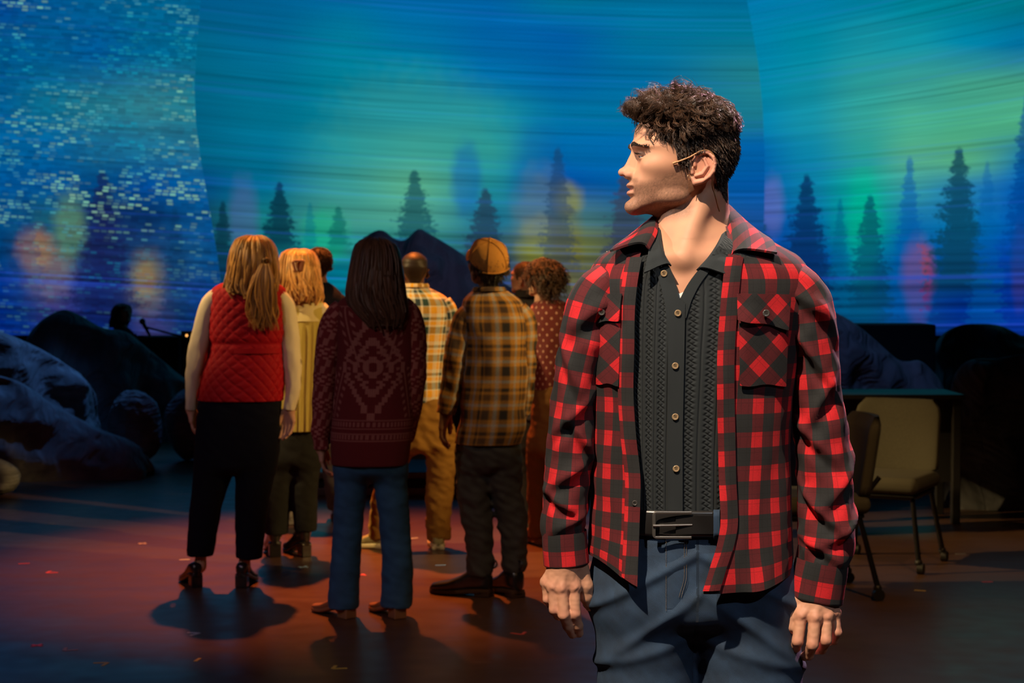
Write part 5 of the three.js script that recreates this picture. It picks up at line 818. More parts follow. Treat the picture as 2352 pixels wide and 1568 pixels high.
// long hair: a soft volume with locks laid over it, rows as for garments
function longHair(f, rows, mat, o = {}) {
  const R = rowsOf(f.M, f.S, rows, 50, 2.1), r = RNG(o.seed ?? 5), hairG = [], q = V();
  const base = loft(R, { seg: 60, cap0: 0, cap1: 0, disp: (p, th, v) => 0.006 * noise(th * 5, v * 5, o.seed) }); base.deleteAttribute('uv');
  const paintIt = (g, k) => { const n = g.attributes.position.count, a = new Float32Array(n * 3); for (let i = 0; i < n; i++) { a[i * 3] = k; a[i * 3 + 1] = k; a[i * 3 + 2] = k; } g.setAttribute('color', new THREE.BufferAttribute(a, 3)); return g.index ? g.toNonIndexed() : g; };
  hairG.push(paintIt(base, 0.55));
  for (let i = 0; i < (o.n ?? 260); i++) {
    const th = r() * Math.PI * 2, e0 = o.start ? o.start(r) : 0.0, e1 = 0.72 + 0.32 * r(), ph = r() * 6.28, wv = (o.wave ?? 0.05) * (0.5 + r()), pts = [], off = 0.002 + 0.006 * r(), fl = (o.flare ?? 0.01) * (r() - 0.3), fr = o.freq ?? 7;
    for (let k = 0; k <= 12; k++) { const t = lerp(e0, Math.min(e1, 1.0), k / 12), row = R[Math.min(R.length - 1, Math.round(t * (R.length - 1)))], a = th + wv * Math.sin(t * fr + ph) * t * 2 + (o.twist ?? 0) * t, c = Math.cos(a), s = Math.sin(a); q.copy(row.c).addScaledVector(row.a, Math.sign(c) * Math.abs(c) ** 0.95).addScaledVector(row.b, Math.sign(s) * Math.abs(s) ** 0.95); const n = V().subVectors(q, row.c).normalize(); pts.push(q.clone().addScaledVector(n, off + fl * t * t + 0.003 * Math.sin(t * fr * 1.7 + ph)).add(V(0, e1 > 1 && k === 12 ? -(e1 - 1) * 0.6 : 0, 0))); }
    const w = (o.lock ?? 0.0075) * (0.5 + r()); hairG.push(paintIt(tube(pts, (t) => w * (0.5 + 0.6 * Math.sin(Math.PI * Math.min(0.98, t + 0.12))), 0, 5, 20, 0.6), 0.55 + 0.8 * r()));
  }
  for (const g of hairG) if (g.attributes.uv) g.deleteAttribute('uv');
  return mesh('hair', mergeGeometries(hairG), mat, f.g);
}
const hairMat = (r, g, b) => phy({ color: lin(r, g, b), vertexColors: true, roughness: 0.4, specularIntensity: 0.6, sheen: 0.15, sheenColor: lin(r, g, b) });
const cloth = (r, g, b, rough = 0.9) => { const t = weave.clone(); t.repeat.set(20, 20); return phy({ color: lin(r, g, b), roughness: rough, specularIntensity: 0.25, bumpMap: t, bumpScale: 0.0006 }); };
const denimOf = (r, g, b) => { const t = tex(256, 256, (u, v) => { const k = 0.85 + 0.3 * fbm(u * 5, v * 5, r * 90, 3) + 0.2 * (hash(Math.floor(u * 256), Math.floor(v * 256)) - 0.5); return [r * k, g * k, b * k]; }); t.repeat.set(4, 4); return std({ color: 0xffffff, map: t, roughness: 0.85 }); };
const blackShoe = phy({ color: lin(0.012, 0.011, 0.011), roughness: 0.28, clearcoat: 0.5, clearcoatRoughness: 0.25 });

// --- woman in the quilted red vest
{
  const vest = phy({ color: lin(0.33, 0.0016, 0.008), roughness: 0.7, specularIntensity: 0.4 }), cream = cloth(0.72, 0.62, 0.44), navy = cloth(0.0045, 0.0055, 0.012);
  const quilt = (q, th, v) => { const u = th * 0.17, s = 0.056, a = Math.abs(((u + v) / s % 1 + 1) % 1 - 0.5) * 2, b = Math.abs(((u - v) / s % 1 + 1) % 1 - 0.5) * 2, band = Math.exp(-(((v - 0.31) / 0.012) ** 2)), g = Math.min(1 - a, 1 - b); return (0.0065 * (1 - Math.exp(-g * 5)) - 0.003) * (1 - band) - 0.004 * band + 0.004 * noise(q.x * 7, q.y * 6, 2); };
  const f = figure({ D: 8.3, x: 552, seed: 2, label: 'woman with long blonde hair in a quilted red vest over cream sleeves', head: [586, 618, 0.0], fwd: V(0.34, 0.1, -1), skin: 'fair', hairC: [0.2, 0.1, 0.03], torsoName: 'quilted_vest', torsoMat: vest, torsoDisp: quilt, torsoN: 130, torsoSeg: 200, R: 0.17, noHem: false,
    torso: [[642, 545, 612, -0.02, 0.06], [652, 506, 640, -0.012, 0.075], [668, 486, 656, 0, 0.092], [700, 482, 658, 0, 0.108], [760, 480, 658, 0, 0.115], [806, 484, 652, 0, 0.112], [850, 470, 654, 0, 0.122], [918, 456, 650, 0, 0.132]], sleeveMat: cream, armFold: 0.005,
    arms: [[[505, 672, 0, 16, 0.05], [484, 700, 0, 24, 0.058], [466, 760, 0, 23, 0.055], [452, 820, 0.0, 22, 0.052], [443, 880, -0.01, 17, 0.044], [439, 940, -0.02, 12, 0.034]], [[640, 674, 0, 16, 0.05], [655, 702, 0, 22, 0.056], [664, 760, 0, 22, 0.054], [670, 820, 0, 21, 0.052], [673, 880, 0.0, 18, 0.044], [666, 940, 0.01, 13, 0.034]]],
    hands: [{ down: [0.05, -1, -0.1], across: [0, -0.1, -1], palm: [1, 0, 0] }, { down: [-0.1, -1, 0], across: [-1, 0, -0.4], palm: [-0.3, 0, 1] }],
    hips: [[905, 460, 645, 0, 0.115], [960, 454, 646, 0, 0.13], [1040, 452, 634, 0, 0.125], [1085, 456, 622, 0, 0.11]], legMat: navy, legFold: 0.004,
    legs: [[[505, 1000, 0, 50, 0.095], [490, 1080, 0, 42, 0.09], [477, 1140, 0.0, 36, 0.078], [466, 1210, 0, 33, 0.07], [459, 1276, 0, 29, 0.06]], [[592, 1000, 0, 50, 0.095], [588, 1080, 0, 44, 0.09], [579, 1140, 0, 38, 0.078], [575, 1210, 0, 33, 0.07], [572, 1281, 0, 29, 0.06]]], ankles: [[459, 1300, 0], [560, 1302, 0]],
    shoes: [{ px: 446, py: 1320, turn: Math.PI + 0.45, len: 0.24, heel: 0.05, high: 0.06, w: 0.038, mat: blackShoe }, { px: 559, py: 1320, turn: Math.PI - 0.1, len: 0.24, heel: 0.05, high: 0.06, w: 0.038, mat: blackShoe }] });
  const gold = hairMat(0.4, 0.2, 0.055);
  longHair(f, [[542, 570, 596, 0.0, 0.02], [550, 548, 615, 0.0, 0.07], [570, 537, 628, 0.0, 0.1], [600, 531, 634, 0.008, 0.112], [640, 524, 636, 0.02, 0.105], [665, 517, 634, 0.04, 0.085], [675, 530, 630, 0.055, 0.07]], gold, { seed: 3, n: 320, wave: 0.05, lock: 0.007 });
  const tail = (list, n, seed, wv) => { const r = RNG(seed), out = []; for (let i = 0; i < n; i++) { const a = r(), w0 = (r() - 0.5), ph = r() * 6, p = list.map(([px, py, dz, w], k) => f.M(px + w * (a - 0.5) * 2 + wv * Math.sin(k * 1.5 + ph) * (k / list.length), py + (k === list.length - 1 ? 30 * (r() - 0.7) : 0), dz + w0 * 0.035)); const t = tube(p, (s) => 0.0085 * (0.6 + 0.5 * Math.sin(3 * s)) * (1.05 - s * 0.85), 0, 6, 26, 0.6); const c = 0.6 + 0.7 * r(), k = new Float32Array(t.attributes.position.count * 3).fill(c); t.setAttribute('color', new THREE.BufferAttribute(k, 3)); t.deleteAttribute('uv'); out.push(t.toNonIndexed()); } return mergeGeometries(out); };
  mesh('tied_back_hair', tail([[608, 606, 0.115, 10], [604, 640, 0.135, 22], [602, 680, 0.14, 30], [604, 720, 0.135, 32], [606, 752, 0.13, 30]], 110, 8, 13), gold, f.g);
  const tie = new THREE.TorusGeometry(0.018, 0.006, 8, 20); const tp = f.M(612, 603, 0.118); tie.translate(tp.x, tp.y, tp.z); mesh('hair_tie', tie, gold, f.g).geometry.setAttribute('color', new THREE.BufferAttribute(new Float32Array(tie.attributes.position.count * 3).fill(0.5), 3));
  const wb = []; for (let i = 0; i <= 2; i++) { const row = []; for (let j = 0; j <= 20; j++) row.push(f.M(lerp(486, 650, j / 20), 800 + i * 6, 0.117 * Math.sqrt(1 - (lerp(-0.98, 0.98, j / 20)) ** 2) + 0.006)); wb.push(row); } mesh('waist_band', patch(wb, 0.004, (i, j) => [j, i]), vest, f.torso);
}
// --- woman in the flared jeans and patterned sweater
{
  const motif = (x, y) => {   // metres from the middle of the back and from the top
    const c = 0.0115, ax = Math.abs(x), cy = 0.32, jag = 0, qx = Math.floor(ax / c), qy = Math.floor(Math.abs(y - cy) / c); let k = 0;
    const n = qx + Math.floor(qy * 0.62), tooth = (qy % 3) === 2 ? 1 : 0; if (n < 12 && ((n + tooth) % 5) < 2) k = 1; if (n === 0) k = 0; if (Math.abs(Math.hypot(x, y - cy) - 0.028) < 0.008) k = 1;
    const ln = Math.abs(ax - (0.15 + 0.3 * Math.abs(y - cy) - 0.1 * (y < cy ? 1 : 0.2))); if (y > 0.06 && y < 0.54 && (ln < 0.0045 || (ln > 0.02 && ln < 0.04 && ((y / 0.034 + ax / 0.06) % 1) < 0.45))) k = Math.max(k, 0.85);
    const side = Math.abs(Math.floor((ax - 0.24) / c) * c); if (y > 0.1 && y < 0.5 && side < 0.05 * Math.abs(((y / 0.12) % 1) * 2 - 1)) k = 1;
    for (const b of [0.565, 0.62]) if (Math.abs(y - b) < 0.01 && ((x / 0.018 + 50) % 1) < 0.6) k = Math.max(k, 0.8);
    for (const b of [0.548, 0.584, 0.606, 0.636]) if (Math.abs(y - b) < 0.0025) k = 0.8; if (y < 0.075 && Math.abs(y - 0.06) < 0.003) k = 0.6; return k;
  };
  const R = 0.17, W2 = 0.7, st = tex(768, 768, (u, v) => { const x = (u - 0.5) * W2, y = (1 - v) * W2, k = motif(x, y), rib = 0.86 + 0.14 * Math.sin(u * 768 * 0.8) + 0.2 * (hash(Math.floor(u * 384), Math.floor(v * 384)) - 0.5); const c = mm([0.2, 0.017, 0.018], [0.52, 0.19, 0.15], k * 0.85); return [c[0] * rib, c[1] * rib, c[2] * rib]; });
  st.repeat.set(1 / W2, 1 / W2); st.offset.set(0.5 - Math.PI / 2 * R / W2, 0);
  const sm = std({ color: 0xffffff, map: st, roughness: 0.95, bumpMap: (() => { const t = weave.clone(); t.repeat.set(10, 10); return t; })(), bumpScale: 0.0015 });
  const s2 = tex(512, 512, (u, v) => { const x = (u - 0.5) * 0.35, y = (1 - v) * 0.35, s = 0.01, ys = Math.round(y / s) * s, k = ((Math.abs(x) + 0.012 * (Math.abs(ys / s) % 3)) / 0.05 + Math.abs(((ys / 0.12) % 1) - 0.5) * 2.4) % 1 < 0.42 ? 0.7 : 0, rib = 0.9 + 0.2 * (hash(Math.floor(u * 256), Math.floor(v * 256)) - 0.5); const c = mm([0.2, 0.017, 0.018], [0.52, 0.19, 0.15], k); return [c[0] * rib, c[1] * rib, c[2] * rib]; });
  s2.repeat.set(1 / 0.35, 1 / 0.35); const sleeveM = std({ color: 0xffffff, map: s2, roughness: 0.95 });
  const boot = std({ color: lin(0.3, 0.14, 0.06), roughness: 0.6 });
  const f = figure({ D: 7.55, x: 850, seed: 5, label: 'woman with brown hair in a maroon patterned sweater and flared blue jeans', head: [862, 625, 0], fwd: V(-0.12, 0.1, -1), skin: 'fair', hairC: [0.05, 0.025, 0.014], torsoName: 'sweater', torsoMat: sm, sleeveMat: sleeveM, R, torsoDisp: softFold(0.007, 5, 7, 3),
    torso: [[672, 815, 915, -0.02, 0.07], [690, 782, 948, -0.01, 0.095], [715, 768, 956, 0, 0.115], [760, 766, 956, 0, 0.13], [850, 768, 956, 0, 0.135], [950, 764, 950, 0, 0.138], [1010, 760, 944, 0, 0.138], [1064, 762, 936, 0, 0.13]], armFold: 0.008,
    arms: [[[790, 708, 0, 26, 0.065], [768, 740, 0, 32, 0.075], [756, 800, 0, 32, 0.074], [748, 870, 0, 28, 0.068], [742, 940, 0.0, 25, 0.06], [738, 1000, 0, 21, 0.048], [738, 1030, 0, 17, 0.04]], [[930, 708, 0, 26, 0.065], [944, 740, 0, 30, 0.075], [950, 800, 0, 30, 0.074], [950, 870, 0.0, 28, 0.068], [946, 930, -0.02, 24, 0.06], [938, 985, -0.05, 20, 0.048], [930, 1010, -0.07, 16, 0.04]]],
    hands: [{ down: [0.1, -1, 0], across: [0.1, 0, -1], palm: [1, 0, 0], s: 0.85 }, { down: [-0.1, -1, -0.2], across: [0, 0, -1], palm: [-1, 0, 0], s: 0.85 }],
    hips: [[1030, 768, 932, 0, 0.115], [1075, 768, 932, 0, 0.11], [1100, 775, 928, 0, 0.095]], legMat: denimOf(0.03, 0.12, 0.25), legFold: 0.005,
    legs: [[[812, 1060, 0, 42, 0.09], [806, 1120, 0, 34, 0.08], [800, 1200, 0, 31, 0.07], [793, 1300, 0, 32, 0.068], [789, 1396, 0, 32, 0.075]], [[890, 1060, 0, 42, 0.09], [898, 1120, 0, 34, 0.08], [906, 1200, 0, 32, 0.07], [913, 1300, 0, 34, 0.068], [911, 1392, 0, 33, 0.075]]],
    shoes: [{ px: 788, py: 1400, turn: Math.PI + 0.75, len: 0.27, heel: 0.045, high: 0.06, w: 0.04, mat: boot, name: 'boot' }, { px: 906, py: 1400, turn: Math.PI + 0.55, len: 0.27, heel: 0.045, high: 0.06, w: 0.04, mat: boot, name: 'boot' }] });
  longHair(f, [[546, 846, 876, 0.0, 0.02], [553, 828, 896, 0.0, 0.07], [575, 817, 910, 0.0, 0.1], [610, 810, 917, 0.01, 0.115], [650, 803, 922, 0.03, 0.11], [690, 803, 928, 0.06, 0.09], [720, 822, 930, 0.085, 0.07], [748, 850, 918, 0.11, 0.04]], hairMat(0.12, 0.055, 0.03), { seed: 9, n: 340, wave: 0.05, lock: 0.0065 });
  const cl = []; const r = RNG(4); for (let i = 0; i < 40; i++) { const t = r(), p = [f.M(840 + 40 * r(), 622 + 10 * r(), 0.125), f.M(868, 632, 0.135), f.M(884 + 10 * r(), 632, 0.132)]; const g = tube(p, 0.005, 0.003, 5, 10); g.setAttribute('color', new THREE.BufferAttribute(new Float32Array(g.attributes.position.count * 3).fill(0.6 + 0.8 * r()), 3)); g.deleteAttribute('uv'); cl.push(g.toNonIndexed()); } mesh('pinned_hair', mergeGeometries(cl), hairMat(0.075, 0.035, 0.02), f.g);
}
// --- blonde woman in the yellow blouse
{
  const gold = hairMat(0.5, 0.26, 0.075), blouse = cloth(0.42, 0.34, 0.09);
  const f = figure({ D: 9.2, x: 672, seed: 8, label: 'woman with a blonde bob and hair clip in a gathered yellow blouse', head: [690, 630, 0], fwd: V(0.1, 0.06, -1), skin: 'fair', hairC: [0.25, 0.13, 0.04], torsoName: 'blouse', torsoMat: blouse, torsoSeg: 120, torsoDisp: (q, th, v) => 0.004 * noise(q.x * 8, q.y * 4, 3) + sstep(0.12, 0.2, v) * 0.006 * Math.sin(th * 26 + 3 * noise(th * 3, v * 2)),
    torso: [[682, 664, 720, -0.02, 0.06], [694, 648, 742, -0.01, 0.085], [715, 640, 750, 0, 0.1], [760, 640, 748, 0, 0.118], [850, 642, 748, 0, 0.13], [940, 644, 746, 0, 0.135], [986, 644, 744, 0, 0.135]], sleeveMat: cloth(0.62, 0.56, 0.4), armFold: 0.008,
    arms: [[[652, 706, 0, 14, 0.055], [640, 730, 0, 18, 0.062], [634, 800, 0, 17, 0.06], [632, 870, -0.02, 15, 0.05], [634, 920, -0.05, 11, 0.035]], [[734, 704, 0, 16, 0.055], [748, 730, 0, 19, 0.062], [754, 800, 0, 18, 0.06], [752, 870, -0.03, 15, 0.05], [748, 920, -0.06, 11, 0.035]]],
    hands: [{ down: [0, -1, -0.2], across: [0, 0, -1], palm: [1, 0, 0] }, { down: [0, -1, -0.2], across: [0, 0, -1], palm: [-1, 0, 0] }],
    hips: [[970, 640, 740, 0, 0.11], [1030, 626, 735, 0, 0.11], [1075, 618, 732, 0, 0.1]], legMat: cloth(0.014, 0.015, 0.015), legFold: 0.004,
    legs: [[[652, 1040, 0, 32, 0.085], [641, 1100, 0, 29, 0.075], [637, 1160, 0, 27, 0.065], [635, 1226, 0, 25, 0.058]], [[708, 1040, 0, 32, 0.085], [700, 1100, 0, 29, 0.075], [701, 1160, 0, 26, 0.065], [702, 1219, 0, 24, 0.058]]],
    shoes: [{ px: 630, py: 1250, turn: Math.PI + 0.25, len: 0.25, heel: 0.06, high: 0.11, w: 0.042, mat: blackShoe, name: 'ankle_boot' }, { px: 694, py: 1245, turn: Math.PI + 0.6, len: 0.25, heel: 0.06, high: 0.1, w: 0.038, mat: blackShoe, name: 'ankle_boot' }] });
  longHair(f, [[573, 674, 700, 0, 0.02], [579, 655, 716, 0, 0.07], [600, 646, 726, 0, 0.1], [630, 641, 730, 0.01, 0.115], [660, 637, 734, 0.02, 0.11], [685, 637, 736, 0.03, 0.095], [694, 646, 728, 0.035, 0.08]], gold, { seed: 12, n: 300, wave: 0.09, lock: 0.008, flare: 0.02, freq: 9 });
  const clip = std({ color: lin(0.16, 0.06, 0.03), roughness: 0.3 }), parts = []; const c = f.M(686, 612, 0.13);
  mesh('hair_clip', merge([at(rbox(0.02, 0.06, 0.02, 0.006), c.x - 0.02, c.y, c.z, 0, 0, 0.3), at(rbox(0.02, 0.06, 0.02, 0.006), c.x + 0.018, c.y + 0.004, c.z, 0, 0, -0.25), at(rbox(0.05, 0.016, 0.02, 0.006), c.x, c.y + 0.028, c.z)]), clip, f.g);
  const yk = []; for (let i = 0; i <= 6; i++) { const row = []; for (let j = 0; j <= 24; j++) { const u = lerp(-0.93, 0.93, j / 24); row.push(f.M(696 + 50 * u, lerp(696, 738, i / 6), lerp(0.082, 0.112, i / 6) * Math.sqrt(1 - u * u * 0.98) + 0.006)); } yk.push(row); } mesh('yoke', patch(yk, 0.003, (i, j) => [j * 0.01, i * 0.01]), cloth(0.55, 0.47, 0.24), f.torso);
}
// --- man in the navy jacket
{
  const f = figure({ D: 10.4, x: 718, seed: 14, label: 'man with short dark hair in a navy jacket between the two blonde and brown-haired women', head: [733, 612, 0], fwd: V(-0.35, 0.12, -1), skin: 'tan', hairC: [0.03, 0.016, 0.012], torsoName: 'jacket', torsoMat: cloth(0.012, 0.014, 0.03),
    torso: [[648, 712, 756, -0.02, 0.06], [660, 696, 772, -0.01, 0.085], [685, 676, 790, 0, 0.11], [740, 674, 792, 0, 0.125], [850, 678, 788, 0, 0.13], [960, 678, 786, 0, 0.13]],
    arms: [[[690, 684, 0, 14, 0.055], [676, 710, 0, 18, 0.062], [666, 780, 0, 18, 0.06], [662, 850, 0.0, 16, 0.055], [662, 920, 0, 12, 0.04]], [[776, 684, 0, 14, 0.055], [790, 710, 0, 18, 0.062], [798, 780, 0, 18, 0.06], [800, 850, 0, 16, 0.055], [798, 920, 0, 12, 0.04]]],
    hands: [{ down: [0, -1, 0], across: [0, 0, -1], palm: [1, 0, 0] }, { down: [0, -1, 0], across: [0, 0, -1], palm: [-1, 0, 0] }],
    hips: [[940, 684, 780, 0, 0.12], [1010, 680, 784, 0, 0.12], [1040, 684, 780, 0, 0.1]], legMat: cloth(0.075, 0.075, 0.068), legFold: 0.006,
    legs: [[[706, 1010, 0, 27, 0.085], [688, 1060, 0, 24, 0.075], [676, 1120, 0, 21, 0.066], [668, 1192, 0, 18, 0.058]], [[758, 1010, 0, 27, 0.085], [764, 1060, 0, 23, 0.075], [768, 1110, 0, 20, 0.066], [772, 1168, -0.2, 17, 0.058]]],
    shoes: [{ px: 665, py: 1200, turn: Math.PI + 0.2, len: 0.28, mat: std({ color: lin(0.2, 0.19, 0.16), roughness: 0.6 }) }, { px: 772, py: 1180, turn: Math.PI - 0.3, len: 0.28, mat: blackShoe }] });
  shortHair(f, 20, [0.035, 0.019, 0.013], 0.012, 1500);
}
// short hair standing off the scalp
function shortHair(f, seed, c, len, n, curl = 0) {
  const r = RNG(seed), out = [], hd = f.hd, shoot = (dx, dy, dz) => { let t = 40; while (t < 160 && HEAD(dx * t, 45 + dy * t, dz * t - 2) < 0) t += 1.5; return [dx * t, 45 + dy * t, dz * t - 2]; };
  for (let i = 0; i < n; i++) {
    const z = r() * 1.9 - 0.9, a = r() * 6.283, q = Math.sqrt(Math.max(0, 1 - z * z)), [x, y, zz] = shoot(q * Math.cos(a), z, q * Math.sin(a)); if (hairZone(x, y, zz) < 1 || (Math.abs(x) > 68 && zz > -42 && zz < 6 && y < 30)) continue;
    const nrm = V(x / 75, (y - 45) / 72, zz / 95).normalize(), L = len * 1000 * (0.6 + 0.8 * r()), pts = [], u = V().crossVectors(nrm, V(r() - 0.5, r() - 0.5, r() - 0.5)).normalize(), w = V().crossVectors(nrm, u), ph = r() * 6.28, m = curl ? 10 : 5;
    for (let k = 0; k < m; k++) { const t = k / (m - 1), an = ph + t * curl * 6.28, rad = curl ? (8 + 6 * (i % 3)) * Math.min(1, t * 2.5) : 0, p = V(x, y, zz).addScaledVector(nrm, L * t * (curl ? 0.7 : 0.6)).add(V(0, -L * (curl ? 0.5 : 0.55) * t * t, -L * 0.25 * t)).addScaledVector(u, rad * (Math.cos(an) - Math.cos(ph))).addScaledVector(w, rad * (Math.sin(an) - Math.sin(ph))); const e = HEAD(p.x, p.y, p.z); if (e < 1 && t > 0) p.addScaledVector(nrm, 1.5 - e); pts.push(hd.toWorld(p.x, p.y, p.z)); }
    const g = tube(pts, curl ? 0.0048 : 0.0022, 0.0008, 4, curl ? 12 : 5), k = 0.6 + 0.9 * r(), b = new Float32Array(g.attributes.position.count * 3); for (let j = 0; j < b.length; j += 3) { b[j] = c[0] * k; b[j + 1] = c[1] * k; b[j + 2] = c[2] * k; } g.setAttribute('color', new THREE.BufferAttribute(b, 3)); g.deleteAttribute('uv'); out.push(g.toNonIndexed());
  }
  return mesh('hair', mergeGeometries(out), phy({ color: 0xffffff, vertexColors: true, roughness: 0.45 }), f.g);
}
// --- man with the shaved head in the yellow, white and green check shirt
{
  const wh = [0.62, 0.6, 0.52], ye = [0.72, 0.36, 0.02], gr = [0.014, 0.045, 0.04], nv = [0.02, 0.03, 0.06], t = checkTex(512, wh, [[0.02, 0.2, ye, 1], [0.28, 0.18, gr, 1], [0.52, 0.12, nv, 1], [0.74, 0.08, ye, 1]], [[0.03, 0.24, ye, 1], [0.31, 0.24, gr, 1], [0.62, 0.12, ye, 1], [0.8, 0.1, gr, 1]], 60); t.repeat.set(1 / 0.15, 1 / 0.15);
  const sm = std({ color: 0xffffff, map: t, roughness: 0.9 }), tan = cloth(0.26, 0.135, 0.028), snk = std({ color: lin(0.68, 0.6, 0.36), roughness: 0.6 }), grn = std({ color: lin(0.3, 0.28, 0.13), roughness: 0.8 });
  const f = figure({ D: 9.45, x: 968, seed: 23, label: 'man with a shaved head in a yellow, white and green check shirt and mustard trousers', head: [952, 628, 0], fwd: V(-0.16, 0.05, -1), skin: 'brown', scalpC: [0.024, 0.015, 0.012], torsoMat: sm, R: 0.15, torsoDisp: softFold(0.006, 4, 8, 4),
    torso: [[660, 928, 982, -0.02, 0.062], [668, 912, 1000, -0.014, 0.08], [685, 898, 1026, 0, 0.1], [715, 892, 1036, 0, 0.115], [800, 896, 1026, 0, 0.122], [870, 900, 1020, 0, 0.118], [905, 902, 1020, 0, 0.12], [925, 905, 1014, 0, 0.108]], armFold: 0.007,
    arms: [[[905, 695, 0, 16, 0.058], [893, 720, 0, 20, 0.064], [884, 790, 0, 20, 0.062], [880, 850, 0.0, 18, 0.056], [884, 900, -0.06, 13, 0.04]], [[1018, 692, 0, 18, 0.058], [1032, 722, 0, 20, 0.064], [1032, 790, 0, 19, 0.062], [1028, 850, -0.03, 17, 0.056], [1018, 890, -0.1, 13, 0.04]]],
    hands: [{ down: [0, -1, -0.3], across: [0, 0, -1], palm: [1, 0, 0] }, { down: [-0.3, -1, -0.5], across: [0, 0, -1], palm: [-1, 0, 0] }],
    hips: [[910, 906, 1014, 0, 0.105], [950, 898, 1034, 0, 0.125], [1000, 896, 1040, 0, 0.125], [1040, 900, 1040, 0, 0.11]], legMat: tan, legFold: 0.011,
    legs: [[[928, 1000, 0, 36, 0.095], [905, 1060, 0, 30, 0.085], [888, 1120, 0, 27, 0.075], [876, 1180, 0, 25, 0.07], [872, 1238, 0, 24, 0.066]], [[1004, 1000, 0, 38, 0.095], [1012, 1060, 0, 31, 0.085], [1010, 1120, 0, 29, 0.076], [1006, 1180, 0, 27, 0.07], [1008, 1240, 0, 25, 0.066]]],
    shoes: [{ px: 868, py: 1248, turn: Math.PI + 1.25, len: 0.28, heel: 0.008, high: 0.075, sole: 0.016, mat: grn, soleMat: snk, name: 'sneaker' }, { px: 1005, py: 1250, turn: Math.PI + 0.1, len: 0.28, heel: 0.008, high: 0.075, sole: 0.016, mat: grn, soleMat: snk, name: 'sneaker' }] });
  const cg = []; for (let i = 0; i <= 4; i++) { const row = []; for (let j = 0; j <= 30; j++) { const th = lerp(-0.5, Math.PI + 0.5, j / 30), k = i / 4; row.push(f.M(955, 658, 0).clone().add(V((0.058 + 0.012 * k) * Math.cos(th), 0.028 * Math.sin(k * 2.4) - 0.022 * k, -0.012 + (0.062 + 0.012 * k) * Math.sin(th)))); } cg.push(row); } mesh('collar', patch(cg, 0.003, (i, j) => [j * 0.007, i * 0.01]), sm, f.torso);
}
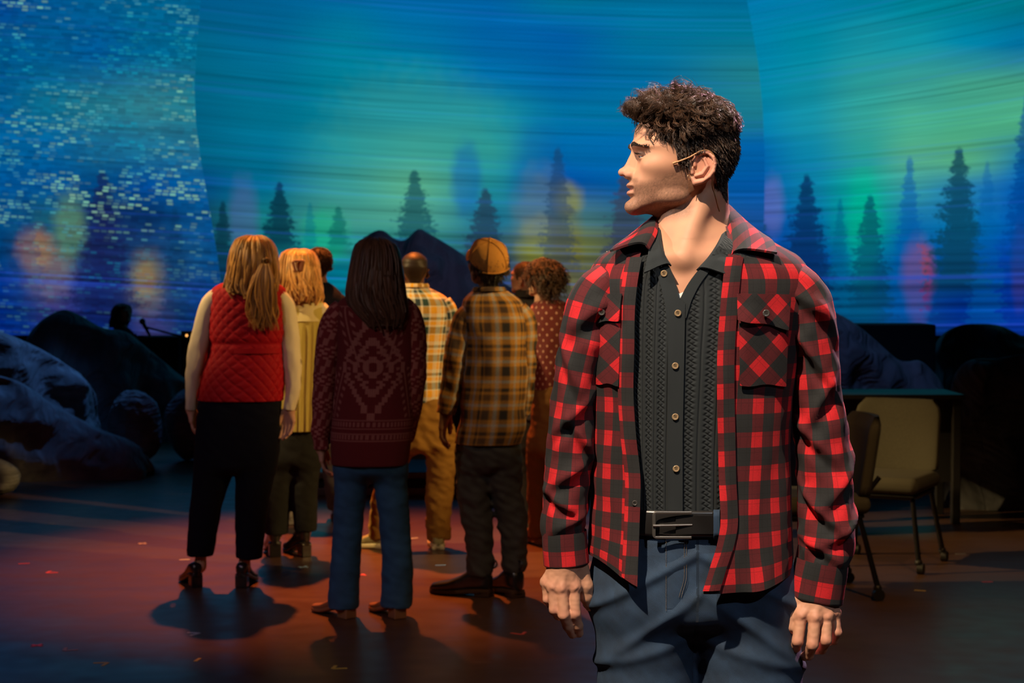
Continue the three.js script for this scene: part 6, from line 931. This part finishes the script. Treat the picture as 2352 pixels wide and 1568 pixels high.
// --- man in the tan cap
{
  const oc = [0.42, 0.2, 0.03], bk = [0.016, 0.014, 0.014], pl = [0.34, 0.36, 0.38], br = [0.09, 0.045, 0.02], t = checkTex(512, oc, [[0.0, 0.2, bk, 1], [0.26, 0.07, pl, 1], [0.4, 0.18, br, 1], [0.62, 0.07, bk, 1], [0.82, 0.06, pl, 1]], [[0.0, 0.22, bk, 1], [0.3, 0.06, pl, 1], [0.44, 0.14, br, 1], [0.64, 0.08, bk, 1], [0.84, 0.06, pl, 1]], 50, 0.03); t.repeat.set(1 / 0.2, 1 / 0.2);
  const sm = phy({ color: 0xffffff, map: t, roughness: 0.95, sheen: 0.2, sheenColor: lin(0.5, 0.4, 0.2) }), grey = denimOf(0.05, 0.05, 0.048), cap = cloth(0.5, 0.235, 0.055);
  const f = figure({ D: 8.05, x: 1112, seed: 31, label: 'man in a tan cap, loose brown and ochre check overshirt and black boots', head: [1122, 622, 0], fwd: V(-0.5, 0.5, -1), up: V(-0.16, 1, 0), hs: 1.1, skin: 'umber', hairC: [0.012, 0.009, 0.008], torsoName: 'overshirt', torsoMat: sm, R: 0.17, torsoDisp: softFold(0.015, 3, 7, 5),
    torso: [[664, 1090, 1160, -0.02, 0.068], [678, 1075, 1180, -0.012, 0.09], [700, 1062, 1204, 0, 0.11], [740, 1060, 1214, 0, 0.125], [800, 1066, 1214, 0, 0.132], [900, 1060, 1212, 0, 0.135], [980, 1050, 1206, 0, 0.14], [1016, 1046, 1198, 0, 0.138]], armFold: 0.012,
    arms: [[[1090, 712, 0, 24, 0.065], [1066, 740, 0.01, 28, 0.074], [1052, 800, 0.02, 28, 0.072], [1044, 850, 0.02, 27, 0.068], [1034, 900, 0.02, 25, 0.062], [1024, 948, 0.015, 22, 0.052]], [[1188, 710, 0, 24, 0.065], [1206, 740, 0, 26, 0.074], [1208, 800, 0, 24, 0.072], [1206, 860, -0.03, 23, 0.066], [1204, 910, -0.08, 20, 0.056], [1200, 950, -0.12, 16, 0.042]]],
    hands: [{ down: [-0.18, -1, 0.05], across: [0.2, 0, -1], palm: [1, 0, 0.2], s: 1.1 }, { down: [-0.1, -1, -0.2], across: [0, 0, -1], palm: [-1, 0, 0], s: 1 }],
    hips: [[990, 1056, 1192, 0, 0.12], [1040, 1050, 1194, 0, 0.125], [1080, 1050, 1192, 0, 0.115]], legMat: grey, legFold: 0.012,
    legs: [[[1090, 1050, 0, 40, 0.095], [1086, 1110, 0, 35, 0.085], [1092, 1170, 0, 33, 0.077], [1100, 1240, 0, 30, 0.07], [1104, 1318, 0, 28, 0.064]], [[1158, 1050, 0, 38, 0.095], [1160, 1110, 0, 34, 0.085], [1172, 1170, 0, 31, 0.077], [1180, 1240, 0, 28, 0.07], [1180, 1314, 0, 27, 0.064]]],
    shoes: [{ px: 1098, py: 1345, turn: Math.PI + 1.2, len: 0.31, heel: 0.016, high: 0.11, w: 0.05, sole: 0.012, mat: blackShoe, soleMat: cloth(0.07, 0.035, 0.018), name: 'boot', loop: true }, { px: 1176, py: 1340, turn: Math.PI + 0.5, len: 0.3, heel: 0.016, high: 0.11, w: 0.05, sole: 0.012, mat: blackShoe, soleMat: cloth(0.07, 0.035, 0.018), name: 'boot', loop: true }] });
  // cap: crown, seams, bill, strap
  const hd = f.hd, cg = [], panels = []; for (let i = 0; i <= 20; i++) { const t = i / 20, a = t * 1.62, row = []; for (let j = 0; j <= 48; j++) { const th = j / 48 * Math.PI * 2, fr = Math.sin(th) > 0 ? 1 : 0.97, sy = 78 * Math.cos(a) * (1 + 0.12 * Math.sin(th) * Math.sin(a)), rr = Math.sin(a) ** 0.8; row.push(hd.toWorld(82 * rr * Math.cos(th) * (1 + 0.006 * Math.cos(6 * th)), 56 + sy - (Math.sin(th) < 0 ? 16 * -Math.sin(th) * t * t : -4 * t), (101 * fr) * rr * Math.sin(th) - 2)); } cg.push(row); }
  const c = new THREE.Group(); c.name = 'cap'; c.userData.label = 'tan baseball cap'; f.g.add(c);
  const crown = mesh('crown', patch(cg, 0.002, (i, j) => [j * 0.01, i * 0.008], 1), cap, c);
  for (let k = 0; k < 6; k++) mesh('seam', tube(cg.map((r) => r[(k * 8) % 48].clone().addScaledVector(V().subVectors(r[(k * 8) % 48], hd.toWorld(0, 56, 0)).normalize(), 0.002)), 0.002, 0.002, 5, 30), cap, crown);
  const b0 = cg[0][0], bt = new THREE.SphereGeometry(0.008, 12, 8); bt.translate(b0.x, b0.y + 0.003, b0.z); mesh('top_button', bt, cap, crown);
  const bill = []; for (let i = 0; i <= 10; i++) { const row = []; for (let j = 0; j <= 20; j++) { const u = lerp(-1, 1, j / 20), k = i / 10, w = 74 * u; row.push(hd.toWorld(w, 52 - 9 * u * u - 12 * k, 86 * Math.sqrt(Math.max(0.05, 1 - (u * 0.86) ** 2)) + k * 70 * Math.sqrt(Math.max(0, 1 - u * u * 0.92)))); } bill.push(row); } mesh('bill', patch(bill, 0.004, (i, j) => [j * 0.01, i * 0.01]), cap, c);
  const sp = []; for (let j = 0; j <= 12; j++) { const th = lerp(-Math.PI * 0.75, -Math.PI * 0.25, j / 12); sp.push(hd.toWorld(84 * Math.cos(th), 36, 100 * Math.sin(th) - 2)); } mesh('strap', tube(sp, 0.006, 0.006, 6, 24, 0.4), cap, c);
  shortHair(f, 33, [0.014, 0.01, 0.009], 0.014, 900);
  // tail of a brown belt or cord at the hip
  const cgx = []; for (let i = 0; i <= 4; i++) { const row = []; for (let j = 0; j <= 28; j++) { const th = lerp(-0.4, Math.PI + 0.4, j / 28), k = i / 4; row.push(f.M(1124, 664, 0).clone().add(V((0.062 + 0.016 * k) * Math.cos(th), 0.022 * Math.sin(k * 2.4) - 0.024 * k, -0.01 + (0.066 + 0.016 * k) * Math.sin(th)))); } cgx.push(row); } mesh('collar', patch(cgx, 0.003, (i, j) => [j * 0.007, i * 0.01]), sm, f.torso);
}
// --- curly-haired woman in the dotted blouse
{
  const t = tex(256, 256, (u, v) => { const d = (a, b) => Math.hypot(((u - a + 1.5) % 1) - 0.5, ((v - b + 1.5) % 1) - 0.5), e = Math.min(d(0.25, 0.25), d(0.75, 0.75)), k = 1 - sstep(0.1, 0.14, e); return mm([0.13, 0.012, 0.011], [0.5, 0.28, 0.2], k); }); t.repeat.set(1 / 0.06, 1 / 0.06);
  const sm = std({ color: 0xffffff, map: t, roughness: 0.75 });
  const f = figure({ D: 9.6, x: 1262, seed: 41, label: 'curly-haired woman in a maroon dotted blouse beside the flannel sleeve', head: [1248, 650, 0], fwd: V(-0.75, 0.06, -1), skin: 'fair', hairC: [0.05, 0.024, 0.013], torsoName: 'blouse', torsoMat: sm, torsoDisp: softFold(0.006, 8),
    torso: [[688, 1236, 1288, -0.02, 0.058], [698, 1224, 1306, -0.01, 0.078], [720, 1216, 1318, 0, 0.1], [780, 1220, 1316, 0, 0.115], [850, 1222, 1306, 0, 0.112], [892, 1224, 1302, 0, 0.106]],
    arms: [[[1228, 712, 0, 14, 0.05], [1218, 740, 0, 17, 0.056], [1216, 800, -0.03, 16, 0.052], [1220, 850, -0.08, 14, 0.045], [1226, 880, -0.13, 10, 0.034]], [[1308, 712, 0, 14, 0.05], [1320, 740, 0, 17, 0.056], [1326, 800, 0, 16, 0.052], [1328, 860, 0, 14, 0.045], [1326, 910, 0, 10, 0.034]]],
    hands: [{ down: [0.2, -1, -0.3], across: [0, 0, -1], palm: [1, 0, 0], s: 0.85 }, { down: [0, -1, 0], across: [0, 0, -1], palm: [-1, 0, 0], s: 0.85 }],
    hips: [[884, 1226, 1302, 0, 0.105], [950, 1220, 1310, 0, 0.125], [1020, 1218, 1312, 0, 0.12], [1050, 1222, 1308, 0, 0.105]], legMat: cloth(0.19, 0.088, 0.024), legFold: 0.007,
    legs: [[[1240, 1010, 0, 26, 0.09], [1238, 1080, 0, 24, 0.08], [1238, 1150, 0, 23, 0.075], [1240, 1232, 0, 22, 0.07]], [[1292, 1010, 0, 26, 0.09], [1296, 1080, 0, 24, 0.08], [1298, 1150, 0, 23, 0.075], [1300, 1232, 0, 22, 0.07]]],
    shoes: [{ px: 1236, py: 1236, turn: Math.PI + 0.9, len: 0.25, mat: std({ color: lin(0.2, 0.09, 0.03), roughness: 0.5 }) }, { px: 1300, py: 1236, turn: Math.PI, len: 0.25, mat: std({ color: lin(0.2, 0.09, 0.03), roughness: 0.5 }) }] });
  shortHair(f, 51, [0.065, 0.03, 0.016], 0.07, 1500, 1.3);
}
// --- man in the dark jacket, his face just showing
{
  const f = figure({ D: 10.3, x: 1226, seed: 61, label: 'man in a dark jacket whose cheek shows between the cap and the curly hair', head: [1210, 645, 0], fwd: V(-0.8, 0.05, -0.75), skin: 'fair', hairC: [0.08, 0.05, 0.035], torsoName: 'jacket', torsoMat: cloth(0.055, 0.05, 0.048),
    torso: [[682, 1192, 1236, -0.02, 0.06], [692, 1180, 1254, -0.01, 0.085], [712, 1170, 1272, 0, 0.11], [760, 1166, 1278, 0, 0.125], [860, 1170, 1274, 0, 0.13], [960, 1170, 1272, 0, 0.13]],
    arms: [[[1184, 712, 0, 13, 0.055], [1172, 736, 0, 17, 0.06], [1166, 800, -0.03, 17, 0.058], [1168, 860, -0.06, 15, 0.05], [1172, 910, -0.1, 11, 0.036]], [[1260, 712, 0, 13, 0.055], [1272, 736, 0, 17, 0.06], [1278, 800, 0, 17, 0.058], [1280, 860, 0, 15, 0.05], [1278, 920, 0, 11, 0.036]]],
    hands: [{ down: [0, -1, -0.2], across: [0, 0, -1], palm: [1, 0, 0] }, { down: [0, -1, 0], across: [0, 0, -1], palm: [-1, 0, 0] }],
    hips: [[945, 1176, 1268, 0, 0.12], [1010, 1174, 1270, 0, 0.12], [1040, 1178, 1266, 0, 0.1]], legMat: cloth(0.022, 0.018, 0.016),
    legs: [[[1200, 1010, 0, 25, 0.085], [1208, 1070, 0, 23, 0.075], [1214, 1130, 0, 21, 0.066], [1216, 1196, 0, 19, 0.058]], [[1246, 1010, 0, 25, 0.085], [1250, 1070, 0, 23, 0.075], [1254, 1130, 0, 20, 0.066], [1256, 1196, 0, 18, 0.058]]],
    shoes: [{ px: 1216, py: 1200, turn: Math.PI + 0.8, len: 0.28, mat: blackShoe, soleMat: cloth(0.12, 0.11, 0.08) }, { px: 1256, py: 1200, turn: Math.PI + 0.4, len: 0.28, mat: blackShoe }] });
  shortHair(f, 63, [0.07, 0.045, 0.03], 0.006, 900);
  const cg = []; for (let i = 0; i <= 4; i++) { const row = []; for (let j = 0; j <= 28; j++) { const th = j / 28 * Math.PI * 1.6 - 0.6, k = i / 4; row.push(f.M(1214, 682, 0).clone().add(V((0.07 + 0.012 * k) * Math.cos(th), 0.04 * (1 - k), -0.01 + (0.07 + 0.012 * k) * Math.sin(th)))); } cg.push(row); } mesh('collar', patch(cg, 0.004, (i, j) => [j * 0.007, i * 0.01]), cloth(0.03, 0.028, 0.028), f.torso);
}
// --- musician behind the rocks, with keyboard and microphone
{
  const D = 17.5, dark = cloth(0.012, 0.012, 0.013);
  const f = figure({ D, x: 278, seed: 71, fine: 0.006, label: 'long-haired musician sitting in the dark behind the rock mound', head: [280, 722, 0], fwd: V(0.75, 0, 0.6), skin: 'tan', hairC: [0.01, 0.008, 0.007], torsoMat: dark,
    torso: [[750, 268, 290, -0.02, 0.06], [760, 258, 302, 0, 0.09], [775, 250, 310, 0, 0.11], [810, 252, 308, 0, 0.12], [870, 256, 304, 0, 0.12]],
    arms: [[[256, 768, 0, 9, 0.05], [250, 790, 0, 9, 0.05], [252, 812, 0.06, 9, 0.05], [270, 826, 0.16, 8, 0.045], [292, 828, 0.2, 7, 0.035]], [[304, 768, 0, 9, 0.05], [310, 790, 0, 9, 0.05], [312, 812, 0.06, 9, 0.05], [318, 824, 0.12, 8, 0.045], [326, 826, 0.18, 7, 0.035]]],
    hands: [], hips: [[850, 256, 304, 0, 0.12], [880, 254, 306, 0, 0.13]], legMat: dark,
    legs: [[[268, 876, 0.0, 14, 0.09], [268, 878, 0.16, 13, 0.08], [270, 882, 0.34, 12, 0.07], [271, 910, 0.42, 10, 0.06], [272, 962, 0.42, 9, 0.055]], [[294, 876, 0.0, 14, 0.09], [296, 878, 0.16, 13, 0.08], [298, 882, 0.34, 12, 0.07], [299, 910, 0.42, 10, 0.06], [300, 962, 0.42, 9, 0.055]]],
    shoes: [{ px: 272, py: 970, dz: 0.46, turn: 0, len: 0.28, mat: blackShoe }, { px: 300, py: 970, dz: 0.46, turn: 0, len: 0.28, mat: blackShoe }] });
  longHair(f, [[699, 272, 288, 0, 0.02], [703, 264, 297, 0, 0.07], [715, 259, 300, -0.02, 0.095], [735, 255, 296, -0.04, 0.09], [752, 252, 290, -0.05, 0.08]], hairMat(0.012, 0.009, 0.008), { seed: 72, n: 80, lock: 0.009 });
  const st = thing('stool', 'black stool under the musician behind the rock mound', 'stool', V(f.O.x, 0, f.O.z));
  const sy = f.M(280, 896).y; mesh('seat', at(new THREE.CylinderGeometry(0.17, 0.17, 0.04, 24), 0, sy - 0.02, 0), BLACK, st); for (const a of [0.6, 2.2, 3.8, 5.3]) mesh('leg', bar(V(0.1 * Math.cos(a), sy - 0.04, 0.1 * Math.sin(a)), V(0.19 * Math.cos(a), 0, 0.19 * Math.sin(a)), 0.012), BLACK, st);
  const kp = P(390, 772, 17.25), kb = thing('keyboard', 'black stage keyboard on a stand beyond the rock mound', 'keyboard', V(kp.x, 0, kp.z)), h = kp.y;
  mesh('case', at(rbox(0.5, 0.09, 0.3, 0.012), 0, h - 0.045, 0), BLACK, kb); for (const x of [-1, 1]) mesh('stand_leg', bar(V(x * 0.2, h - 0.09, 0), V(-x * 0.2, 0, 0.0), 0.015), BLACK, kb);
  mesh('indicator_light', at(new THREE.SphereGeometry(0.012, 10, 8), 0.19, h + 0.012, 0.12), std({ color: 0x000000, emissive: lin(1, 0.42, 0.1), emissiveIntensity: 2 }), kb); mesh('music_stand', at(rbox(0.14, 0.05, 0.02, 0.004), 0.19, h + 0.03, 0.05), BLACK, kb);
  const mp = (px, py) => P(px, py, 16.6), ms = thing('microphone', 'black microphone on a boom stand beside the musician', 'microphone', V(mp(430, 772).x, 0, -16.6)), L = (px, py) => mp(px, py).sub(ms.position);
  const mmat = std({ color: lin(0.01, 0.01, 0.01), roughness: 0.6 });
  mesh('capsule', merge([bar(L(329, 742), L(345, 772), 0.02, 0.012), at(new THREE.SphereGeometry(0.03, 16, 12), L(327, 738).x, L(327, 738).y, L(327, 738).z)]), mmat, ms); mesh('boom_arm', bar(L(338, 752), L(424, 774), 0.01), mmat, ms); mesh('upright', bar(L(412, 771), V(L(412, 771).x, 0.02, 0), 0.011), mmat, ms); mesh('base', at(new THREE.CylinderGeometry(0.13, 0.14, 0.025, 28), L(412, 771).x, 0.0125, 0), mmat, ms);
}
// ---------------------------------------------------------------- lanterns
{
  const body = std({ color: lin(0.015, 0.015, 0.016), roughness: 0.5, metalness: 0.4 });
  LAMPS.forEach(([label, x, y, z, tx, ty, tz, c, cd, half, soft, lens], i) => {
    const dir = V(tx - x, ty - y, tz - z).normalize(), g = thing('stage_lantern', `black stage lantern giving the ${label}`, 'lantern', V(x, y, z), 'stage lanterns above and beside the stage');
    const q = new THREE.Quaternion().setFromUnitVectors(V(0, 0, 1), dir), put = (geo) => { geo.applyQuaternion(q); return geo; };
    const r = lens + 0.03, prof = [[0.001, -0.46], [r * 0.7, -0.44], [r * 0.95, -0.36], [r * 0.95, -0.2], [r, -0.18], [r, -0.1], [r - 0.012, -0.1], [r - 0.012, -0.16]].map(([a, b]) => new THREE.Vector2(a, b));
    const lg = new THREE.LatheGeometry(prof, 28); lg.rotateX(Math.PI / 2); mesh('housing', put(lg), body, g);
    const dg = new THREE.CylinderGeometry(lens, lens, 0.012, 28); dg.rotateX(Math.PI / 2); dg.translate(0, 0, -0.17);
    mesh('lens', put(dg), std({ color: lin(0.02, 0.02, 0.02), emissive: lin(...c), emissiveIntensity: 1.5, roughness: 0.2 }), g);
    const yg = new THREE.TorusGeometry(r + 0.03, 0.012, 8, 24, Math.PI); yg.translate(0, 0, -0.28); mesh('yoke', put(yg), body, g);
    const base = V(0, r + 0.03, -0.28).applyQuaternion(q); mesh('hanging_pipe', bar(base, V(base.x, 9 - y, base.z), 0.014), body, g);
  });
}
scene.traverse((o) => { if (o.isMesh) { o.castShadow = true; o.receiveShadow = true; } });
renderer.render(scene, camera);
